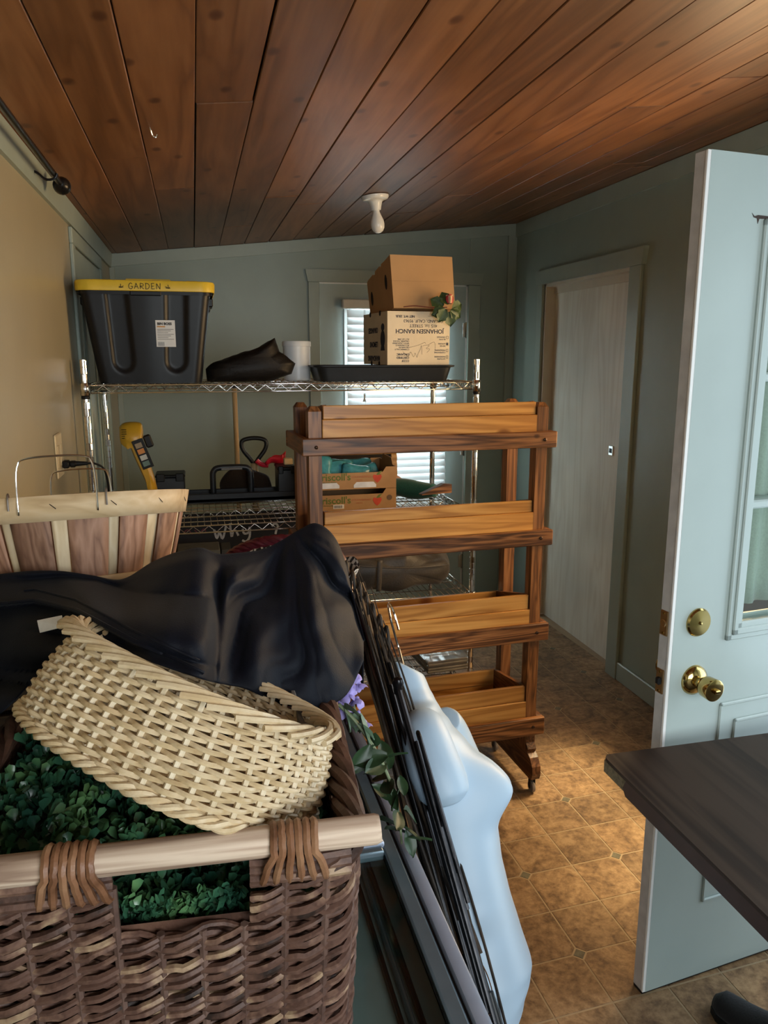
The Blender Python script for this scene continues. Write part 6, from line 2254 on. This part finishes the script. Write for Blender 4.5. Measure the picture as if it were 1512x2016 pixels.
def build_rods():
    M_r = plain('black_rod_metal', (0.020, 0.019, 0.021), 0.25, 0.75, var=0.3, scale=50, bmp=0.1)
    M_tw = willow('dark_twig', [(0.010, 0.007, 0.005), (0.030, 0.020, 0.013), (0.07, 0.045, 0.028)], 0.6)
    M_pale = plain('peeled_twig', (0.34, 0.20, 0.10), 0.6, var=0.2, scale=60)
    rng = random.Random(12)
    root = thing('metal_rod_bundle', 'bundle of black metal rods and wires leaning on the display case', 'metal rods')
    T0, B0 = Vector((0.330, 1.57, 1.105)), Vector((0.525, 0.80, 0.0))
    ax = (B0 - T0)

    def pos(t, s, q):
        """t along the bundle, s across it (towards the viewer's right), q outward"""
        c = T0 + ax * t
        s = s * 1.5 + 0.02
        q = q * 2.0
        return c + Vector((0.0, s, s * 0.25)) + Vector((q - 0.12 * max(0.0, s - 0.06), 0, 0))
    # long straight rods
    spec = [(0.14, -0.02, 0.005, 0.0045), (0.12, -0.055, 0.010, 0.0072), (0.02, 0.04, 0.0, 0.0035), (0.05, 0.06, 0.004, 0.0035), (0.13, 0.015, 0.012, 0.0045), (0.18, -0.08, 0.012, 0.004), (0.08, 0.085, 0.0, 0.003),
            (0.22, -0.035, 0.016, 0.004), (0.12, 0.0, 0.012, 0.003), (0.15, 0.045, 0.010, 0.003), (0.12, -0.005, -0.004, 0.004), (0.09, 0.025, 0.006, 0.0035), (0.20, 0.075, 0.006, 0.003), (0.26, 0.0, 0.010, 0.0035)]
    for k, (t0, s, q, r_) in enumerate(spec):
        s2 = s * 0.6 + rng.uniform(-0.012, 0.012)
        a, b = pos(t0, s, q), pos(1.0, s2, q * 0.6)
        b.z = max(b.z, r_)
        rd = obj('rod', MB().tube([a, a.lerp(b, 0.4) + Vector((0, rng.uniform(-0.006, 0.006), 0)), b], r_, 8), M_r, root, True)
        if k == 1:
            m = Matrix.Translation(a)
            obj('ball_finial', MB().lathe([(0.0, 0.024), (0.009, 0.020), (0.012, 0.011), (0.009, 0.001), (0.0095, -0.003), (0.008, -0.012), (0.0, -0.012)], 16, m), M_r, rd, True)
    # bent rod ends: narrow loops
    for (t0, s, q, L) in ((0.17, -0.09, 0.016, 0.22), (0.27, -0.06, 0.018, 0.20), (0.33, -0.02, 0.018, 0.18), (0.30, 0.03, 0.014, 0.25)):
        a = pos(t0, s, q)
        d = ax.normalized()
        w = Vector((0.0, 0.017, 0.003))
        pts = [a + d * L, a + d * 0.02, a - d * 0.003 + w * 0.25, a - d * 0.004 + w * 0.75, a + d * 0.02 + w, a + d * L * 0.8 + w]
        obj('loop', MB().tube(spline(pts, 30), 0.0042, 8), M_r, root, True)
    # tie wire and dark clip
    c = pos(0.55, -0.02, 0.008)
    pts = [c + Vector((0.022 * math.cos(a), 0.060 * math.sin(a), 0.016 * math.sin(a))) for a in [2 * math.pi * i / 24 for i in range(24)]]
    obj('tie_wire', MB().tube(pts, 0.0012, 6, True), M_chrome, root, True)
    cl = MB().tube([pos(0.53, -0.055, 0.014), pos(0.62, -0.055, 0.014)], 0.008, 10)
    obj('sleeve', cl, M_black, root, True)
    # sheet of dark mesh behind the rods
    g = MB().grid(6, 12, lambda u, v: pos(0.03 + 0.95 * v, (0.13 - 0.17 * u) * (1 - 0.45 * v), -0.004))
    solidify(obj('backing_sheet', g, plain('black_film', (0.012, 0.012, 0.013), 0.35), root, True), 0.002)

    # dark twig wreath tangle above the rods
    tw = thing('twig_bundle', 'tangle of dark twigs standing behind the metal rods', 'twigs')
    for k in range(54):
        s = rng.uniform(0.012, 0.12)
        q = rng.uniform(-0.008, 0.022)
        t0 = rng.uniform(0.02, 0.12)
        t1 = rng.uniform(0.40, 0.80)
        s2 = rng.uniform(-0.03, 0.08)
        pts = []
        for i in range(6):
            t = i / 5
            p = pos(t0 + (t1 - t0) * t, s + (s2 - s) * t + 0.014 * math.sin(3.1 * t + k), q + 0.006 * math.sin(4 * t + k * 1.7))
            pts.append(p)
        rr = rng.uniform(0.0022, 0.0042)
        obj('twig', MB().tube(spline(pts, 16), [rr * (0.45 + 0.55 * min(1, i / 6)) for i in range(16)], 6), M_pale if k % 9 == 4 else M_tw, tw, True)
    for k in range(7):
        a = pos(0.0 + 0.014 * k, 0.075 - 0.009 * k, 0.003 * k)
        pts = [a + Vector((0, 0.012, -0.14)), a + Vector((0.0, 0.012, -0.02)), a + Vector((0.002, 0.0, 0.012)), a + Vector((0.004, -0.012, -0.01)), a + Vector((0.008, -0.020, -0.10)), a + Vector((0.014, -0.035, -0.20))]
        obj('twig', MB().tube(spline(pts, 24), 0.0038, 6), M_tw, tw, True)


build_rods()


def build_vine():
    root = thing('wisteria_vine', 'artificial vine with lilac blossoms hanging over the case edge', 'artificial vine', (0, 0, 0))
    M_lf = plain('vine_leaf', (0.018, 0.045, 0.016), 0.45, var=0.35, scale=40)
    M_lf2 = plain('vine_leaf_pale', (0.14, 0.21, 0.14), 0.5, var=0.2, scale=40)
    M_bl = plain('lilac_petal', (0.36, 0.30, 0.66), 0.55, var=0.25, scale=60)
    M_sm = plain('vine_stem', (0.16, 0.20, 0.10), 0.55, var=0.2)
    st = spline([(0.205, 1.156, 1.060), (0.229, 1.140, 1.036), (0.257, 1.120, 0.993), (0.274, 1.105, 0.955), (0.286, 1.098, 0.915), (0.292, 1.092, 0.875), (0.294, 1.085, 0.838)], 40)
    obj('stem', MB().tube(st, [0.0034 - 0.0016 * i / 39 for i in range(40)], 6), M_sm, root, True)
    rng = random.Random(9)

    def leaf(L, W_):
        return MB().grid(5, 7, lambda u, v: Vector(((u - 0.5) * 2 * W_ * math.sin(math.pi * min(1, 0.05 + 0.95 * v)) ** 0.75, L * v, 0.3 * W_ * abs(u - 0.5) * 2 - 0.15 * L * v * v)))
    lm = leaf(0.046, 0.0125)
    ml = lm.mesh('leaf', M_lf, True)
    mp = lm.mesh('leaf', M_lf2, True)
    for k in range(26):
        i = int(2 + 37 * k / 25)
        p = st[min(i, 39)]
        o = link('leaf', mp if k < 5 else ml, root)
        o.location = p + Vector((rng.uniform(-0.006, 0.012), rng.uniform(-0.01, 0.015), rng.uniform(-0.004, 0.012)))
        o.rotation_euler = (R(rng.uniform(-70, 40)), R(rng.uniform(-50, 50)), R(rng.uniform(0, 360)))
        sc = rng.uniform(0.75, 1.25)
        o.scale = (sc, sc, sc)
    pet = MB().grid(6, 6, lambda u, v: Vector((0.011 * math.sin((u - 0.5) * 2.6) * (0.45 + 0.75 * math.sin(2.6 * v)), 0.021 * v, 0.007 * math.cos((u - 0.5) * 2.6) - 0.006 * v * v))).mesh('petal', M_bl, True)
    for k in range(17):
        c = Vector((0.226, 1.168, 1.105)) + Vector((rng.uniform(-0.012, 0.022), rng.uniform(-0.015, 0.012), -0.0056 * k + rng.uniform(-0.005, 0.008)))
        fl = MB().lathe([(0.0, -0.004), (0.004, 0.0), (0.003, 0.006), (0.0, 0.008)], 8, Matrix.Translation(c))
        f = obj('blossom', fl, M_bl, root, True)
        for j in range(3):
            o = link('petal', pet, f)
            o.location = c
            o.rotation_euler = (R(rng.uniform(-60, 20)), R(rng.uniform(-30, 30)), R(150 + 80 * (j - 1) + rng.uniform(-25, 25)))
            o.scale = (0.72, 0.72, 0.72)
    bs = spline([(0.222, 1.172, 1.112), (0.230, 1.168, 1.065), (0.238, 1.163, 1.020)], 12)
    obj('blossom_stem', MB().tube(bs, 0.0016, 5), M_sm, root, True)


build_vine()


def build_table():
    root = thing('folding_table', 'dark brown wood-laminate table with a chipped corner at lower right', 'table', (0.842, 1.408, 0))
    M_top = wood('dark_walnut_laminate', (0.028, 0.0165, 0.0105), (0.042, 0.0255, 0.0165), (0.054, 0.034, 0.023), 'Y', rough=0.55, grain=0.7, rnd=0, stretch=0.06, bmp=0.03, spec=0.22, contrast=1.8)
    M_edge = plain('brown_edge_band', (0.060, 0.026, 0.012), 0.5, var=0.15)
    M_core = plain('bare_particle_board', (0.20, 0.15, 0.08), 0.9, var=0.3, scale=160, bmp=0.4)
    W, D = 0.76, 1.50
    t = MB()
    c = 0.012
    poly = [(0.004, -0.008), (0.012, 0.0), (W, 0.0), (W, -D), (0.0, -D), (0.0, -0.10), (0.001, -0.02)]
    n = len(poly)
    t.add([(x, y, 0.742) for x, y in poly] + [(x, y, 0.750) for x, y in poly], [tuple(range(n)), tuple(range(2 * n - 1, n - 1, -1))] + [(i, (i + 1) % n, (i + 1) % n + n, i + n) for i in range(n)])
    obj('top', t, M_top, root)
    obj('core', MB().bbox(0.003, W - 0.003, -D + 0.003, -0.004, 0.712, 0.742, 0.001), M_core, root)
    e = MB()
    e.add([(0.0, -D, 0.708), (0.0, -0.100, 0.708), (0.0, -0.088, 0.722), (0.0, -0.098, 0.742), (0.0, -D, 0.742)] + [(0.0035, -D, 0.708), (0.0035, -0.100, 0.708), (0.0035, -0.088, 0.722), (0.0035, -0.098, 0.742), (0.0035, -D, 0.742)],
          [(0, 1, 2, 3, 4), (9, 8, 7, 6, 5)] + [(i, (i + 1) % 5, (i + 1) % 5 + 5, i + 5) for i in range(5)])
    e.box(0.0, W, -D, -D + 0.0035, 0.708, 0.742).box(W - 0.0035, W, -D, 0.0, 0.708, 0.742).box(0.012, W, -0.0035, 0.0, 0.708, 0.742)
    obj('edge_band', e, M_edge, root)
    for (x, y) in ((0.10, -0.18), (W - 0.10, -0.18), (0.10, -D + 0.18), (W - 0.10, -D + 0.18)):
        if y > -0.5:
            x = x + 0.25 if x < 0.3 else x
            y = -0.42
        lg = obj('leg', MB().tube([(x, y, 0.018), (x, y, 0.712)], 0.0125, 14), M_blackmetal, root, True)
        obj('leg_cap', MB().lathe([(0.015, 0.0), (0.0165, 0.004), (0.0155, 0.022)], 14, Matrix.Translation((x, y, 0))), M_black, lg, True)
    for y in (-0.42, -D + 0.18):
        obj('cross_brace', MB().tube([(0.35 if y > -0.5 else 0.10, y, 0.22), (W - 0.10, y, 0.22)], 0.009, 12), M_blackmetal, root, True)


build_table()


def build_shoe():
    root = thing('black_shoe', 'black slip-on shoe on the floor under the table edge', 'shoe', (1.205, 1.415, 0.0), (0, 0, R(28)))
    M_s = fabric('black_canvas_shoe', (0.012, 0.012, 0.013), 0.8, 0.1, 200, 0.2)
    L = 0.245

    def sec(t):
        w = 0.038 * (math.sin(math.pi * min(1.0, 0.08 + 0.92 * t)) ** 0.45) * (1.08 - 0.28 * t) + 0.006
        h = 0.042 + 0.045 * max(0, (t - 0.30) / 0.70) ** 1.2
        if t < 0.08:
            h *= 0.55 + 0.45 * t / 0.08
            w *= 0.6 + 0.4 * t / 0.08
        return w, h
    up = MB().grid(20, 26, lambda u, v: (lambda w, h: Vector((w * math.cos(math.pi * u), -L * v, 0.016 + h * math.sin(math.pi * u) ** 0.7)))(*sec(v)))
    solidify(obj('upper', up, M_s, root, True), 0.003)
    so = MB()
    pts = [(sec(k / 24)[0] + 0.003, -L * k / 24) for k in range(25)]
    poly = pts + [(-x, y) for x, y in reversed(pts)]
    n = len(poly)
    so.add([(x, y, 0.0) for x, y in poly] + [(x, y, 0.018) for x, y in poly], [tuple(range(n - 1, -1, -1)), tuple(range(n, 2 * n))] + [(i, (i + 1) % n, (i + 1) % n + n, i + n) for i in range(n)])
    obj('sole', so, M_black, root)


build_shoe()
